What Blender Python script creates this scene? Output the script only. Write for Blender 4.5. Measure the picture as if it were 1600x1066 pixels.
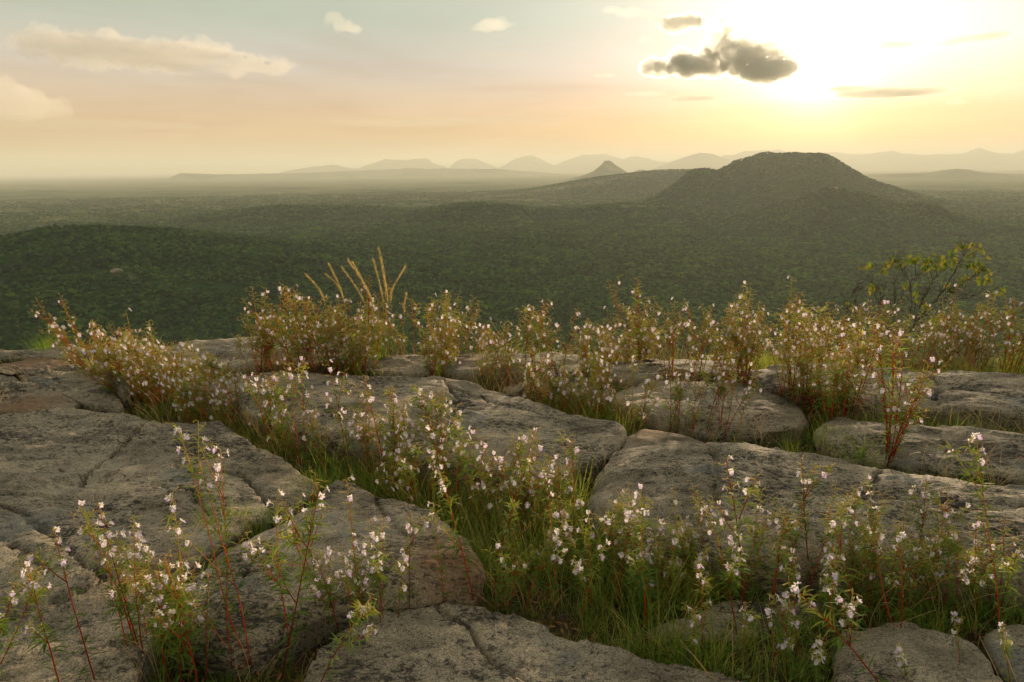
import bpy, bmesh, math, random
import numpy as np
from mathutils import Vector, Matrix, Euler, Quaternion
from mathutils.bvhtree import BVHTree

for _o in list(bpy.data.objects):
    bpy.data.objects.remove(_o)
scene = bpy.context.scene
R = math.radians

# ---------------------------------------------------------------- camera
FPX, PITCH, ROLL, CAMZ = 1067.0, R(14.2), R(0.6), 1.35
CAM = np.array([0.0, 0.0, CAMZ])
_f = np.array([0, math.cos(PITCH), -math.sin(PITCH)])
_r0 = np.array([1.0, 0, 0]); _u0 = np.array([0, math.sin(PITCH), math.cos(PITCH)])
_r = _r0*math.cos(ROLL) - _u0*math.sin(ROLL)
_u = _u0*math.cos(ROLL) + _r0*math.sin(ROLL)
cam_data = bpy.data.cameras.new("camera")
cam_data.lens = 24.0; cam_data.sensor_width = 36.0
cam_data.clip_start = 0.05; cam_data.clip_end = 200000
cam = bpy.data.objects.new("camera", cam_data)
cam.matrix_world = Matrix(((_r[0], _u[0], -_f[0], 0), (_r[1], _u[1], -_f[1], 0), (_r[2], _u[2], -_f[2], CAMZ), (0, 0, 0, 1)))
scene.collection.objects.link(cam)
scene.camera = cam

def ray(px, py):
    d = _f + (px-800)/FPX*_r - (py-533)/FPX*_u
    return d/np.linalg.norm(d)
def on_plane(px, py, z=0.0):
    d = ray(px, py); t = (z-CAMZ)/d[2]
    return CAM + d*t
def at_depth(px, py, y):
    d = ray(px, py); return CAM + d*(y/d[1])
def at_dist(px, py, D):
    d = ray(px, py); return CAM + d*(D/math.hypot(d[0], d[1]))

# ---------------------------------------------------------------- sky and sun
SUN = ray(1278, 96)
SUN_EL = math.asin(SUN[2]); SUN_AZ = math.atan2(SUN[0], SUN[1])
def lin(c):
    return tuple(((v/255+0.055)/1.055)**2.4 if v > 10 else v/255/12.92 for v in c)

world = bpy.data.worlds.new("World"); scene.world = world
world.use_nodes = True
wn, wl = world.node_tree.nodes, world.node_tree.links
wn.clear()
class NT:
    """small helper for building node trees"""
    def __init__(s, tree): s.t = tree
    def n(s, typ, **kw):
        nd = s.t.nodes.new(typ)
        for k, v in kw.items(): setattr(nd, k, v)
        return nd
    def put(s, sock, v):
        if v is None: return
        if hasattr(v, 'is_output'): s.t.links.new(v, sock)
        else: sock.default_value = v
    def m(s, op, a, b=None, c=None, clamp=False):
        nd = s.n('ShaderNodeMath', operation=op, use_clamp=clamp)
        for i, v in enumerate((a, b, c)): s.put(nd.inputs[i], v)
        return nd.outputs[0]
    def vm(s, op, a, b=None, out=0, scale=None):
        nd = s.n('ShaderNodeVectorMath', operation=op)
        s.put(nd.inputs[0], a); s.put(nd.inputs[1], b)
        if scale is not None: s.put(nd.inputs['Scale'], scale)
        return nd.outputs[out]
    def mix(s, f, a, b, blend='MIX'):
        nd = s.n('ShaderNodeMix', data_type='RGBA', blend_type=blend)
        nd.clamp_factor = True
        s.put(nd.inputs[0], f)
        for k, v in ((6, a), (7, b)):
            if isinstance(v, tuple) and len(v) == 3: v = v+(1,)
            s.put(nd.inputs[k], v)
        return nd.outputs[2]
    def ramp(s, fac, stops, interp='LINEAR'):
        nd = s.n('ShaderNodeValToRGB'); nd.color_ramp.interpolation = interp
        e = nd.color_ramp.elements
        while len(e) < len(stops): e.new(0.5)
        for el, (p, c) in zip(e, stops):
            el.position = p
            el.color = (c if isinstance(c, tuple) else (c, c, c))+(1,)
        s.put(nd.inputs[0], fac)
        return nd.outputs[0]
    def noise(s, vec, scale, detail=3, rough=0.55, out=0, distortion=0):
        nd = s.n('ShaderNodeTexNoise')
        s.put(nd.inputs['Vector'], vec); nd.inputs['Scale'].default_value = scale
        nd.inputs['Detail'].default_value = detail; nd.inputs['Roughness'].default_value = rough
        nd.inputs['Distortion'].default_value = distortion
        return nd.outputs[out]

W = NT(world.node_tree)
tc = W.n('ShaderNodeTexCoord').outputs['Generated']
d_ = W.vm('NORMALIZE', tc)
sep = W.n('ShaderNodeSeparateXYZ'); W.put(sep.inputs[0], d_)
el = W.m('MULTIPLY', W.m('MAXIMUM', sep.outputs[2], -0.02), 1.0)
elp = W.m('ADD', el, 0.02)
base = W.ramp(elp, [(0.0, lin((190, 134, 88))), (0.03, lin((204, 148, 94))), (0.07, lin((222, 174, 126))),
                    (0.115, lin((226, 198, 172))), (0.155, lin((216, 204, 190))), (0.21, lin((190, 200, 182))),
                    (0.30, lin((190, 200, 184))), (0.55, lin((184, 190, 180))), (1.0, lin((176, 182, 176)))])
sd = W.vm('DOT_PRODUCT', d_, tuple(SUN), out=1)
g0 = W.m('SUBTRACT', sd, 1.0)
def glow(k, A): return W.m('MULTIPLY', W.m('EXPONENT', W.m('MULTIPLY', g0, k)), A)
falloff = W.m('MULTIPLY_ADD', W.m('MULTIPLY_ADD', sd, 0.5, 0.5), 0.25, 0.80)
base = W.vm('SCALE', base, scale=falloff)
gcol = W.ramp(elp, [(0.02, (0.25, 0.04, 0.0)), (0.065, (0.30, 0.11, 0.09)), (0.10, (0.58, 0.42, 0.62)), (0.14, (0.85, 0.82, 1.05)), (0.25, (0.72, 0.80, 1.15))])
gA = W.vm('SCALE', gcol, scale=glow(48, 0.52))
gB = W.vm('SCALE', gcol, scale=glow(7, 0.12))
gC = W.vm('SCALE', (1.0, 0.86, 0.66), scale=glow(700, 1.6))
# thin high cloud sheets, laid out on a plane overhead
zz = W.m('ADD', W.m('MAXIMUM', sep.outputs[2], 0.0), 0.035)
comb = W.n('ShaderNodeCombineXYZ')
W.put(comb.inputs[0], W.m('DIVIDE', sep.outputs[0], zz)); W.put(comb.inputs[1], W.m('DIVIDE', sep.outputs[1], zz))
W.put(comb.inputs[2], 0.3)
n1 = W.noise(comb.outputs[0], 0.36, 7, 0.62, distortion=0.6)
n2 = W.noise(comb.outputs[0], 0.9, 6, 0.6)
sheet = W.m('MULTIPLY', W.ramp(n1, [(0.42, 0.0), (0.66, 1.0)]), 0.95)
col = W.vm('ADD', base, gA); col = W.vm('ADD', col, gB); col = W.vm('ADD', col, gC)
shade = W.vm('MULTIPLY', col, (0.87, 0.81, 0.77))
lightc = W.vm('ADD', W.vm('MULTIPLY', col, (1.02, 0.98, 0.92)), (0.035, 0.025, 0.01))
col = W.mix(sheet, col, shade)
col = W.mix(W.m('MULTIPLY', W.ramp(n2, [(0.5, 0.0), (0.75, 1.0)]), 0.5), col, lightc)
sky = W.n('ShaderNodeTexSky', sky_type='NISHITA'); sky.sun_disc = False
sky.sun_elevation = SUN_EL; sky.sun_rotation = SUN_AZ
sky.dust_density = 4.0; sky.air_density = 1.2; sky.altitude = 700
SKYK = 0.10
tot = W.vm('ADD', W.vm('SCALE', col, scale=0.565/SKYK), W.vm('SCALE', sky.outputs[0], scale=0.10))
bg = W.n('ShaderNodeBackground'); bg.inputs['Strength'].default_value = SKYK
W.put(bg.inputs['Color'], tot)
wo = W.n('ShaderNodeOutputWorld'); wl.new(bg.outputs[0], wo.inputs['Surface'])

sl = bpy.data.lights.new("sun", 'SUN'); sl.energy = 5.0; sl.angle = R(2.2); sl.color = (1.0, 0.79, 0.54)
sun = bpy.data.objects.new("sun", sl)
sun.rotation_euler = Vector(tuple(SUN)).to_track_quat('Z', 'Y').to_euler()
sun.location = (30, 60, 30)
scene.collection.objects.link(sun)

vs = scene.view_settings
scene.display_settings.display_device = 'sRGB'
vs.view_transform = 'Standard'; vs.look = 'None'; vs.gamma = 1.0; vs.exposure = 0.82; vs.use_curve_mapping = False
cy = scene.cycles
cy.use_denoising = True
cy.max_bounces = 7; cy.diffuse_bounces = 3; cy.glossy_bounces = 1; cy.transmission_bounces = 4
cy.volume_bounces = 2; cy.transparent_max_bounces = 8
cy.caustics_reflective = False; cy.caustics_refractive = False

# ---------------------------------------------------------------- noise
def _h(ix, iy, iz, seed):
    h = (ix.astype(np.int64)*374761393 + iy.astype(np.int64)*668265263 + iz.astype(np.int64)*2147483647 + seed*974634777) & 0xffffffff
    h = ((h ^ (h >> 13))*1274126177) & 0xffffffff
    h = (h ^ (h >> 16))*2246822519 & 0xffffffff
    return ((h ^ (h >> 15)) & 0xffffff)/float(0xffffff)
def vn(x, y, z, seed=0):
    x = np.asarray(x, float); y = np.asarray(y, float); z = np.zeros_like(x)+z
    x0, y0, z0 = np.floor(x), np.floor(y), np.floor(z)
    fx, fy, fz = x-x0, y-y0, z-z0
    fx, fy, fz = [t*t*t*(t*(t*6-15)+10) for t in (fx, fy, fz)]
    r = 0
    for i in (0, 1):
        for j in (0, 1):
            for k in (0, 1):
                r = r + _h(x0+i, y0+j, z0+k, seed)*(fx if i else 1-fx)*(fy if j else 1-fy)*(fz if k else 1-fz)
    return r*2-1
def fbm(x, y, z=0.0, oct=4, seed=0, rough=0.5):
    a, s, t = 1.0, 0, 0
    x = np.asarray(x, float); y = np.asarray(y, float)
    for o in range(oct):
        s = s + a*vn(x, y, z, seed+o*17); t += a
        x, y = (x*1.6+y*1.2)+3.1, (y*1.6-x*1.2)+7.7; z = z*2.0+1.3; a *= rough
    return s/t

# ---------------------------------------------------------------- object helpers
C = scene.collection
def tag(o, label=None, cat=None, group=None, kind=None):
    if label: o['label'] = label
    if cat: o['category'] = cat
    if group: o['group'] = group
    if kind: o['kind'] = kind
    return o
def link(name, me, parent=None, mat=None):
    o = bpy.data.objects.new(name, me); C.objects.link(o)
    if parent is not None: o.parent = parent
    if mat is not None and me is not None:
        for mm in (mat if isinstance(mat, (list, tuple)) else [mat]): me.materials.append(mm)
    return o
def mesh_np(name, V, F, smooth=True, mats=None):
    """V (n,3) array; F (m,k) array or list of faces"""
    me = bpy.data.meshes.new(name)
    V = np.asarray(V, dtype=np.float32)
    if isinstance(F, np.ndarray):
        m, k = F.shape
        me.vertices.add(len(V)); me.vertices.foreach_set('co', V.ravel())
        me.loops.add(m*k); me.loops.foreach_set('vertex_index', F.astype(np.int32).ravel())
        me.polygons.add(m); me.polygons.foreach_set('loop_start', np.arange(0, m*k, k, dtype=np.int32))
        me.polygons.foreach_set('loop_total', np.full(m, k, dtype=np.int32))
    else:
        me.from_pydata([tuple(v) for v in V], [], F)
    if mats is not None: me.polygons.foreach_set('material_index', np.asarray(mats, dtype=np.int32))
    me.update(calc_edges=True)
    if smooth: me.polygons.foreach_set('use_smooth', np.ones(len(me.polygons), dtype=bool))
    me.validate()
    return me
def set_attr(me, name, arr):
    a = me.attributes.new(name, 'FLOAT', 'POINT'); a.data.foreach_set('value', np.asarray(arr, dtype=np.float32))

class MB:
    """collects strips and tubes into one mesh with a per-vertex tint value"""
    def __init__(s): s.v = []; s.f = []; s.m = []; s.t = []
    def tube(s, pts, rad, n=5, mat=0, tint=(0, 1), cap=True):
        pts = [Vector(p) for p in pts]; b = len(s.v); K = len(pts)
        a0 = None
        for i, p in enumerate(pts):
            t = (pts[min(i+1, K-1)]-pts[max(i-1, 0)])
            if t.length < 1e-9: t = Vector((0, 0, 1))
            t.normalize()
            if a0 is None: a0 = t.orthogonal().normalized()
            a0 = (a0 - t*a0.dot(t)); a0 = a0.normalized() if a0.length > 1e-6 else t.orthogonal().normalized()
            c0 = t.cross(a0)
            r_ = rad[i] if isinstance(rad, (list, tuple)) else rad
            for k in range(n):
                an = 2*math.pi*k/n
                s.v.append(p + (a0*math.cos(an)+c0*math.sin(an))*r_); s.t.append(tint[0]+(tint[1]-tint[0])*i/max(1, K-1))
        for i in range(K-1):
            for k in range(n):
                s.f.append((b+i*n+k, b+i*n+(k+1) % n, b+(i+1)*n+(k+1) % n, b+(i+1)*n+k)); s.m.append(mat)
        if cap:
            s.f.append(tuple(b+(K-1)*n+k for k in range(n))); s.m.append(mat)
            s.f.append(tuple(b+n-1-k for k in range(n))); s.m.append(mat)
    def leaf(s, base, d, up, L, w, bend=0.6, n=4, mat=0, tint=0.5, fold=0.25, wide=0.4):
        """thin blade growing along d, drooping by bend; up is its upper side"""
        d = Vector(d).normalized(); up = Vector(up); side = d.cross(up)
        if side.length < 1e-4: side = d.orthogonal()
        side.normalize(); up = side.cross(d).normalized()
        b = len(s.v); p = Vector(base); dd = d.copy()
        for i in range(n+1):
            t = i/n
            ww = w*0.5*max(0.04, math.sin(math.pi*min(1, (t**wide)*0.97+0.03))) if wide else w*0.5*(1-t)**0.7+0.0002
            s.v += [p - side*ww + up*ww*fold, p.copy(), p + side*ww + up*ww*fold]; s.t += [tint]*3
            dd = (dd - up*0 + Vector((0, 0, -1))*bend/n*1.2).normalized()
            p = p + dd*(L/n)
        for i in range(n):
            o = b+i*3
            s.f += [(o, o+1, o+4, o+3), (o+1, o+2, o+5, o+4)]; s.m += [mat, mat]
    def mesh(s, name, smooth=True):
        me = bpy.data.meshes.new(name)
        me.from_pydata([tuple(v) for v in s.v], [], s.f)
        me.polygons.foreach_set('material_index', np.asarray(s.m, dtype=np.int32))
        if smooth: me.polygons.foreach_set('use_smooth', np.ones(len(s.f), dtype=bool))
        a = me.attributes.new('tint', 'FLOAT', 'POINT'); a.data.foreach_set('value', np.asarray(s.t, dtype=np.float32))
        me.update()
        return me

# ---------------------------------------------------------------- materials
def new_mat(name):
    m = bpy.data.materials.new(name); m.use_nodes = True; m.node_tree.nodes.clear()
    return m, NT(m.node_tree)
def bsdf(N, col, rough=0.85, normal=None, spec=0.3):
    p = N.n('ShaderNodeBsdfPrincipled')
    if isinstance(col, tuple) and len(col) == 3: col = col+(1,)
    N.put(p.inputs['Base Color'], col); N.put(p.inputs['Roughness'], rough)
    p.inputs['Specular IOR Level'].default_value = spec
    if normal is not None: N.put(p.inputs['Normal'], normal)
    return p
def out(N, sh):
    o = N.n('ShaderNodeOutputMaterial'); N.t.links.new(sh, o.inputs['Surface']); return o
def bump(N, h, strength, dist, normal=None):
    b = N.n('ShaderNodeBump'); b.inputs['Strength'].default_value = strength; b.inputs['Distance'].default_value = dist
    N.put(b.inputs['Height'], h)
    if normal is not None: N.put(b.inputs['Normal'], normal)
    return b.outputs[0]

def leaf_mat(name, c0, c1, trans=0.4, tcol=None, rand='INST', rough=0.6, mul=1.0):
    """two-sided foliage: diffuse plus light let through; colour runs c0..c1 by random and tint"""
    m, N = new_mat(name)
    if rand == 'INST':
        f = N.n('ShaderNodeObjectInfo').outputs['Random']
    else:
        a = N.n('ShaderNodeAttribute'); a.attribute_name = 'tint'
        f = a.outputs['Fac']
        oi = N.n('ShaderNodeObjectInfo').outputs['Random']
        f = N.m('ADD', f, N.m('MULTIPLY_ADD', oi, 0.5, -0.25), clamp=True)
    col = N.ramp(f, [(i/(len((c0,)+tuple(c1))-1), c) for i, c in enumerate((c0,)+tuple(c1))])
    if rand == 'INST':
        pn = N.noise(N.n('ShaderNodeNewGeometry').outputs['Position'], 0.011, 4, 0.6)
        col = N.mix(1.0, col, N.ramp(pn, [(0.35, (0.62, 0.62, 0.66)), (0.5, (1.0, 1.0, 1.0)), (0.65, (1.55, 1.45, 1.15))]), 'MULTIPLY')
    p = bsdf(N, col, rough, spec=0.25)
    tr = N.n('ShaderNodeBsdfTranslucent')
    N.put(tr.inputs['Color'], N.mix(1.0, col, (tcol or (1.25, 1.2, 0.7)), 'MULTIPLY'))
    mx = N.n('ShaderNodeMixShader'); mx.inputs[0].default_value = trans
    N.t.links.new(p.outputs[0], mx.inputs[1]); N.t.links.new(tr.outputs[0], mx.inputs[2])
    out(N, mx.outputs[0])
    return m

def rock_mat():
    m, N = new_mat("granite")
    P = N.n('ShaderNodeNewGeometry').outputs['Position']
    mp = N.n('ShaderNodeMapping'); mp.inputs['Scale'].default_value = (0.8, 1.5, 1.6); mp.inputs['Rotation'].default_value = (0, 0, 0.18)
    N.put(mp.inputs[0], P); Q = mp.outputs[0]
    big = N.noise(P, 1.1, 5, 0.6)
    mid = N.noise(Q, 7.0, 8, 0.68, distortion=0.8)
    fine = N.noise(Q, 46.0, 5, 0.72, distortion=0.4)
    spk = N.noise(P, 160.0, 3, 0.8)
    grain = N.noise(P, 420.0, 2, 0.8)
    col = N.ramp(N.m('ADD', N.m('MULTIPLY', big, 0.4), N.m('MULTIPLY', mid, 0.6)),
                 [(0.30, (0.20, 0.163, 0.120)), (0.44, (0.34, 0.277, 0.196)), (0.56, (0.46, 0.370, 0.258)), (0.72, (0.54, 0.43, 0.30))])
    # black lichen that breaks up into flecks, thicker in some areas than in others
    lich = N.m('ADD', N.m('MULTIPLY', fine, 0.72), N.m('MULTIPLY', mid, 0.28))
    area = N.noise(P, 1.9, 4, 0.6, distortion=0.5)
    thr = N.m('MULTIPLY_ADD', area, 0.46, 0.262)
    lf = N.m('MULTIPLY', N.m('SUBTRACT', thr, lich), 12.0, clamp=True)
    lf = N.m('MULTIPLY', N.m('ADD', lf, 0.18, clamp=True), 0.95)
    lf = N.m('MULTIPLY', N.m('MULTIPLY', N.m('SUBTRACT', thr, lich), 12.0, clamp=True), 0.86)
    col = N.mix(lf, col, (0.036, 0.031, 0.027))
    sp = N.ramp(spk, [(0.38, 0.34), (0.50, 1.0), (0.62, 1.25)])
    col = N.mix(0.95, col, sp, 'MULTIPLY')
    gr = N.ramp(grain, [(0.38, 0.35), (0.5, 1.0), (0.62, 1.5)])
    col = N.mix(0.65, col, gr, 'MULTIPLY')
    stain = N.ramp(N.noise(Q, 2.2, 6, 0.65, distortion=1.2), [(0.40, (0.62, 0.60, 0.57)), (0.56, (1.08, 1.06, 1.03)), (0.70, (1.25, 1.19, 1.08))])
    col = N.mix(0.85, col, stain, 'MULTIPLY')
    # grey-green crustose patches and rusty patches
    vo = N.n('ShaderNodeTexVoronoi'); vo.inputs['Scale'].default_value = 2.3
    N.put(vo.inputs['Vector'], N.vm('ADD', P, N.vm('SCALE', N.noise(P, 5.0, 4, 0.6, out=1), scale=0.55)))
    pat = N.ramp(vo.outputs['Distance'], [(0.20, 1.0), (0.27, 0.0)])
    col = N.mix(N.m('MULTIPLY', pat, 0.42), col, (0.20, 0.205, 0.19))
    rust = N.ramp(N.noise(P, 1.45, 5, 0.65, distortion=0.4), [(0.60, 0.0), (0.70, 1.0)])
    at = N.n('ShaderNodeAttribute'); at.attribute_name = 'rust'
    rf = N.m('ADD', N.m('MULTIPLY', rust, 0.30), N.m('MULTIPLY', at.outputs['Fac'], N.ramp(fine, [(0.35, 0.1), (0.6, 0.9)])), clamp=True)
    col = N.mix(rf, col, (0.27, 0.125, 0.045))
    h = N.m('ADD', N.m('MULTIPLY', fine, 1.0), N.m('MULTIPLY', spk, 0.45))
    nb = bump(N, mid, 0.6, 0.018)
    nb = bump(N, h, 0.8, 0.007, nb)
    nb = bump(N, grain, 0.5, 0.003, nb)
    p = bsdf(N, col, 0.88, nb, 0.25)
    out(N, p.outputs[0]); return m

def terrain_mat():
    m, N = new_mat("valley_ground")
    P = N.n('ShaderNodeNewGeometry').outputs['Position']
    r_ = N.vm('LENGTH', P, out=1)
    n1 = N.noise(P, 0.006, 8, 0.62); n2 = N.noise(P, 0.05, 6, 0.65); n3 = N.noise(P, 0.0011, 6, 0.6)
    forest = N.ramp(N.m('ADD', N.m('MULTIPLY', n1, 0.5), N.m('MULTIPLY', n2, 0.5)),
                    [(0.38, (0.016, 0.040, 0.014)), (0.5, (0.030, 0.068, 0.020)), (0.62, (0.052, 0.095, 0.030))])
    mp = N.n('ShaderNodeMapping'); mp.inputs['Scale'].default_value = (1.0, 1.9, 1.0); mp.inputs['Rotation'].default_value = (0, 0, 0.3)
    N.put(mp.inputs[0], P)
    vo = N.n('ShaderNodeTexVoronoi'); vo.inputs['Scale'].default_value = 0.0062
    N.put(vo.inputs['Vector'], mp.outputs[0])
    sp = N.n('ShaderNodeSeparateColor'); N.put(sp.inputs[0], vo.outputs['Color'])
    field = N.ramp(sp.outputs[0], [(0.0, (0.030, 0.050, 0.018)), (0.35, (0.055, 0.075, 0.028)), (0.6, (0.14, 0.16, 0.055)), (0.85, (0.22, 0.20, 0.085)), (1.0, (0.28, 0.22, 0.11))])
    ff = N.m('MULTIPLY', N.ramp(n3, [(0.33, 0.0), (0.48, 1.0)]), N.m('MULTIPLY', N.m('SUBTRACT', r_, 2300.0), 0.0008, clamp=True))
    ff = N.m('MULTIPLY', ff, N.ramp(n2, [(0.35, 0.2), (0.55, 1.0)]))
    at2 = N.n('ShaderNodeAttribute'); at2.attribute_name = 'wooded'
    ff = N.m('MULTIPLY', ff, N.m('SUBTRACT', 1.0, at2.outputs['Fac'], clamp=True))
    field = N.mix(N.m('MULTIPLY', N.m('SUBTRACT', r_, 4500.0), 0.00016, clamp=True), field, N.mix(0.55, field, (0.34, 0.31, 0.17)))  # fields pale with distance: the lightening of far haze put into their colour
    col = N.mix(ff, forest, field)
    at = N.n('ShaderNodeAttribute'); at.attribute_name = 'bare'
    bf = N.m('MULTIPLY', at.outputs['Fac'], N.ramp(n2, [(0.36, 0.0), (0.52, 1.0)]), clamp=True)
    col = N.mix(bf, col, (0.23, 0.19, 0.105))
    # the soil between the slabs near the camera
    sn = N.noise(P, 18.0, 6, 0.7); sn2 = N.noise(P, 90.0, 4, 0.7)
    soil = N.ramp(N.m('ADD', N.m('MULTIPLY', sn, 0.6), N.m('MULTIPLY', sn2, 0.4)), [(0.35, (0.03, 0.023, 0.014)), (0.6, (0.12, 0.085, 0.05))])
    nearf = N.m('MULTIPLY', N.m('SUBTRACT', 60.0, r_), 0.1, clamp=True)
    col = N.mix(nearf, col, soil)
    p = bsdf(N, col, 1.0, bump(N, sn, 0.6, 0.02), 0.0)
    out(N, p.outputs[0]); return m

M_rock = rock_mat()
M_ground = terrain_mat()

# ---------------------------------------------------------------- terrain
VAL = -188.0
HILLS = [  # distance, front width, back width, wooded, outline of the crest as seen from the camera
 (27720, 2882, 3603, 0, [(430,272),(450,266),(475,262),(500,259),(520,257),(545,262),(560,263),(575,257),(590,252),(605,248),(622,247),(635,250),(650,247),(668,247),(678,255),(700,262),(730,270)]),
 (29798, 2438, 3603, 0, [(700,264),(715,250),(735,246),(752,250),(765,256),(778,262),(792,256),(805,248),(820,243),(834,243),(850,251),(866,258),(885,260)]),
 (31184, 2882, 3603, 0, [(860,262),(880,252),(900,245),(915,240),(930,241),(945,239),(958,242),(975,248),(985,244),(995,243),(1010,246),(1030,252),(1060,256)]),
 (23562, 1884, 3049, 0, [(1010,268),(1040,256),(1060,248),(1080,241),(1095,237),(1108,239),(1122,244),(1140,250),(1165,258)]),
 (29106, 2550, 3603, 0, [(1100,256),(1130,243),(1160,236),(1185,234),(1215,235),(1245,240),(1290,246),(1340,254)]),
 (31184, 2882, 3603, 0, [(1250,250),(1285,237),(1310,236),(1340,238),(1362,239),(1380,236),(1395,235),(1410,238),(1440,240),(1480,241),(1505,240),(1520,234),(1532,231),(1545,235),(1560,238),(1580,240),(1600,236),(1640,234),(1700,244)]),
 (18125, 1500, 3500, 0, [(120,290),(200,284),(240,282),(262,281),(270,275),(282,270),(298,271),(330,272),(380,272),(430,271),(480,270),(540,267),(600,264),(660,263),(720,263),(780,264),(830,268),(900,274)]),
 (9500, 560, 900, 0, [(868,285),(895,279),(915,273),(928,267),(938,259),(944,253),(948,251),(952,250.5),(957,254),(966,261),(978,268),(990,274),(1010,280)]),
 (10500, 480, 900, 0, [(960,280),(985,270),(1000,265),(1010,266),(1025,271),(1045,277),(1070,280)]),
 (11500, 1680, 2500, 0, [(1180,282),(1260,276),(1340,273),(1400,271),(1450,270),(1475,266),(1495,263.5),(1515,265),(1540,270),(1600,273),(1700,275)]),
 (5200, 1000, 1500, 1, [(640,322),(700,316),(760,307),(820,297),(870,288),(905,281),(940,276),(985,270),(1030,266),(1075,265),(1130,266),(1180,275),(1240,295)]),
 (3500, 470, 800, 1, [(980,322),(1010,312),(1035,300),(1050,290),(1062,280),(1074,270),(1088,264),(1100,263),(1112,264),(1122,267),(1132,259),(1145,253),(1160,248),(1180,243),(1205,241),(1235,240),(1265,241),(1292,243),(1305,248),(1318,256),(1333,265),(1350,276),(1370,284),(1395,291),(1420,299),(1450,308),(1490,318),(1540,330)]),
 (2350, 330, 420, 1, [(1120,350),(1160,336),(1190,328),(1220,318),(1245,312),(1268,303),(1290,296),(1312,294),(1335,299),(1360,305),(1385,313),(1400,318),(1430,316),(1460,321),(1480,330),(1520,344),(1600,352)]),
 (2750, 420, 520, 1, [(560,350),(610,341),(645,332),(680,325),(715,319),(748,317),(790,320),(830,325),(880,327),(930,321),(975,317),(1015,317),(1060,324),(1100,334),(1140,345)]),
 (3050, 430, 600, 1, [(190,368),(240,356),(270,347),(310,339),(350,331),(400,326),(440,322),(490,323),(540,322),(590,323),(640,328),(700,340)]),
 (1450, 640, 560, 1, [(-300,402),(-120,388),(0,374),(50,365),(100,360),(150,357),(200,359),(260,364),(320,371),(370,377),(430,384),(500,392),(600,404),(720,420),(850,440)]),
]
def _prep():
    H = []
    for D, wf, wb, wood, pts in HILLS:
        az, ht = [], []
        for px, py in pts:
            d = ray(px, py); hd = math.hypot(d[0], d[1])
            az.append(math.atan2(d[0], d[1])); ht.append(max(0.0, CAMZ + D*d[2]/hd - VAL - (6.0 if wood else 0)))
        az = np.array(az); ht = np.array(ht)
        az = np.concatenate([[az[0]-0.05], az, [az[-1]+0.05]]); ht = np.concatenate([[0], ht, [0]])
        H.append((D, wf, wb, wood, az, ht))
    return H
_H = _prep()
BARE = [(1225,329,2330,70,26),(1265,318,2340,50,16),(1000,325,2700,80,30),(960,322,2750,60,22),(1170,313,2900,60,30),
        (870,300,5000,300,160),(960,290,5100,260,120),(800,308,4800,260,120),(1120,312,3000,90,30),
        (400,335,3000,90,25),(560,324,3060,120,30),(600,318,3700,200,70),(175,402,1150,16,9),(205,410,1120,10,6)]
_B = []
for px, py, D, rx, ry in BARE:
    p = at_dist(px, py, D); _B.append((p[0], p[1], rx, ry))
def terrain_h(x, y):
    """height, wooded 0..1, bare 0..1"""
    x = np.asarray(x, float); y = np.asarray(y, float)
    r = np.hypot(x, y)+1e-6; az = np.arctan2(x, y)
    wob = fbm(x/700.0, y/700.0, 0, 4, 5)
    hill = np.zeros_like(r); wood = np.zeros_like(r)
    for D, wf, wb, wd, pa, ph in _H:
        sel = (r > D-wf*1.6) & (r < D+wb*1.6) & (az > pa[0]) & (az < pa[-1])
        if not sel.any(): continue
        rr = r[sel] + fbm(x[sel]/(wf*0.55), y[sel]/(wf*0.55), 0, 4, 11)*wf*0.28
        t = (rr-D)/np.where(rr < D, wf, wb)
        g = np.clip(1-np.abs(t), 0, 1); g = g*g*(3-2*g)
        h = np.interp(az[sel], pa, ph)
        if D > 12000: h = h*(1+0.13*fbm(az[sel]*55, az[sel]*13+D, 0, 4, 77, 0.6)-0.03)
        h = h*g*(1+0.08*fbm(x[sel]/(wf*.22), y[sel]/(wf*.22), 0, 4, 3)*(np.abs(t) > 0.02))
        old = hill[sel]
        hill[sel] = np.maximum(old, h)
        if wd:
            w_ = wood[sel]; wood[sel] = np.maximum(w_, np.clip(h/20, 0, 1))
    und = fbm(x/380.0, y/380.0, 0, 4, 21)
    far = np.clip((r-300)/1500, 0, 1)
    zbase = VAL + und*5*np.clip(r/600, 0, 1) + wob*9*far
    zbase = zbase + 6*np.clip((r-4000)/6000, 0, 1)*np.maximum(0, wob)
    z = np.maximum(zbase, VAL+hill + und*1.5)
    # the rocky hilltop the camera stands on, falling away in front
    edge = 5.25 + 0.25*fbm(x/1.6, 0*y, 0, 3, 8)
    s = np.maximum(0, y-np.minimum(edge, 7.5)); s2 = np.maximum(0, -60-y)
    s = s + s2
    top = -0.25 + 0.05*fbm(x/0.9, y/0.9, 0, 4, 31) + 0.012*fbm(x/0.1, y/0.1, 0, 3, 33)
    drop = (VAL-2)*(1-np.exp(-s/125.0)) - 1.6*(1-np.exp(-s/0.7))
    zt = top + 0.10 + drop + np.clip(s/30, 0, 1)*fbm(x/14, y/14, 0, 4, 41)*2.2
    z2 = np.where(s < 600, zt, VAL-30)
    z = np.maximum(z2, np.where(s > 60, z, -1e4))
    bare = np.zeros_like(r)
    for bx, by, rx, ry in _B:
        q = ((x-bx)/rx)**2 + ((y-by)/ry)**2
        bare = np.maximum(bare, np.exp(-q*0.8)*(q < 12))
    return z, wood, bare

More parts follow.
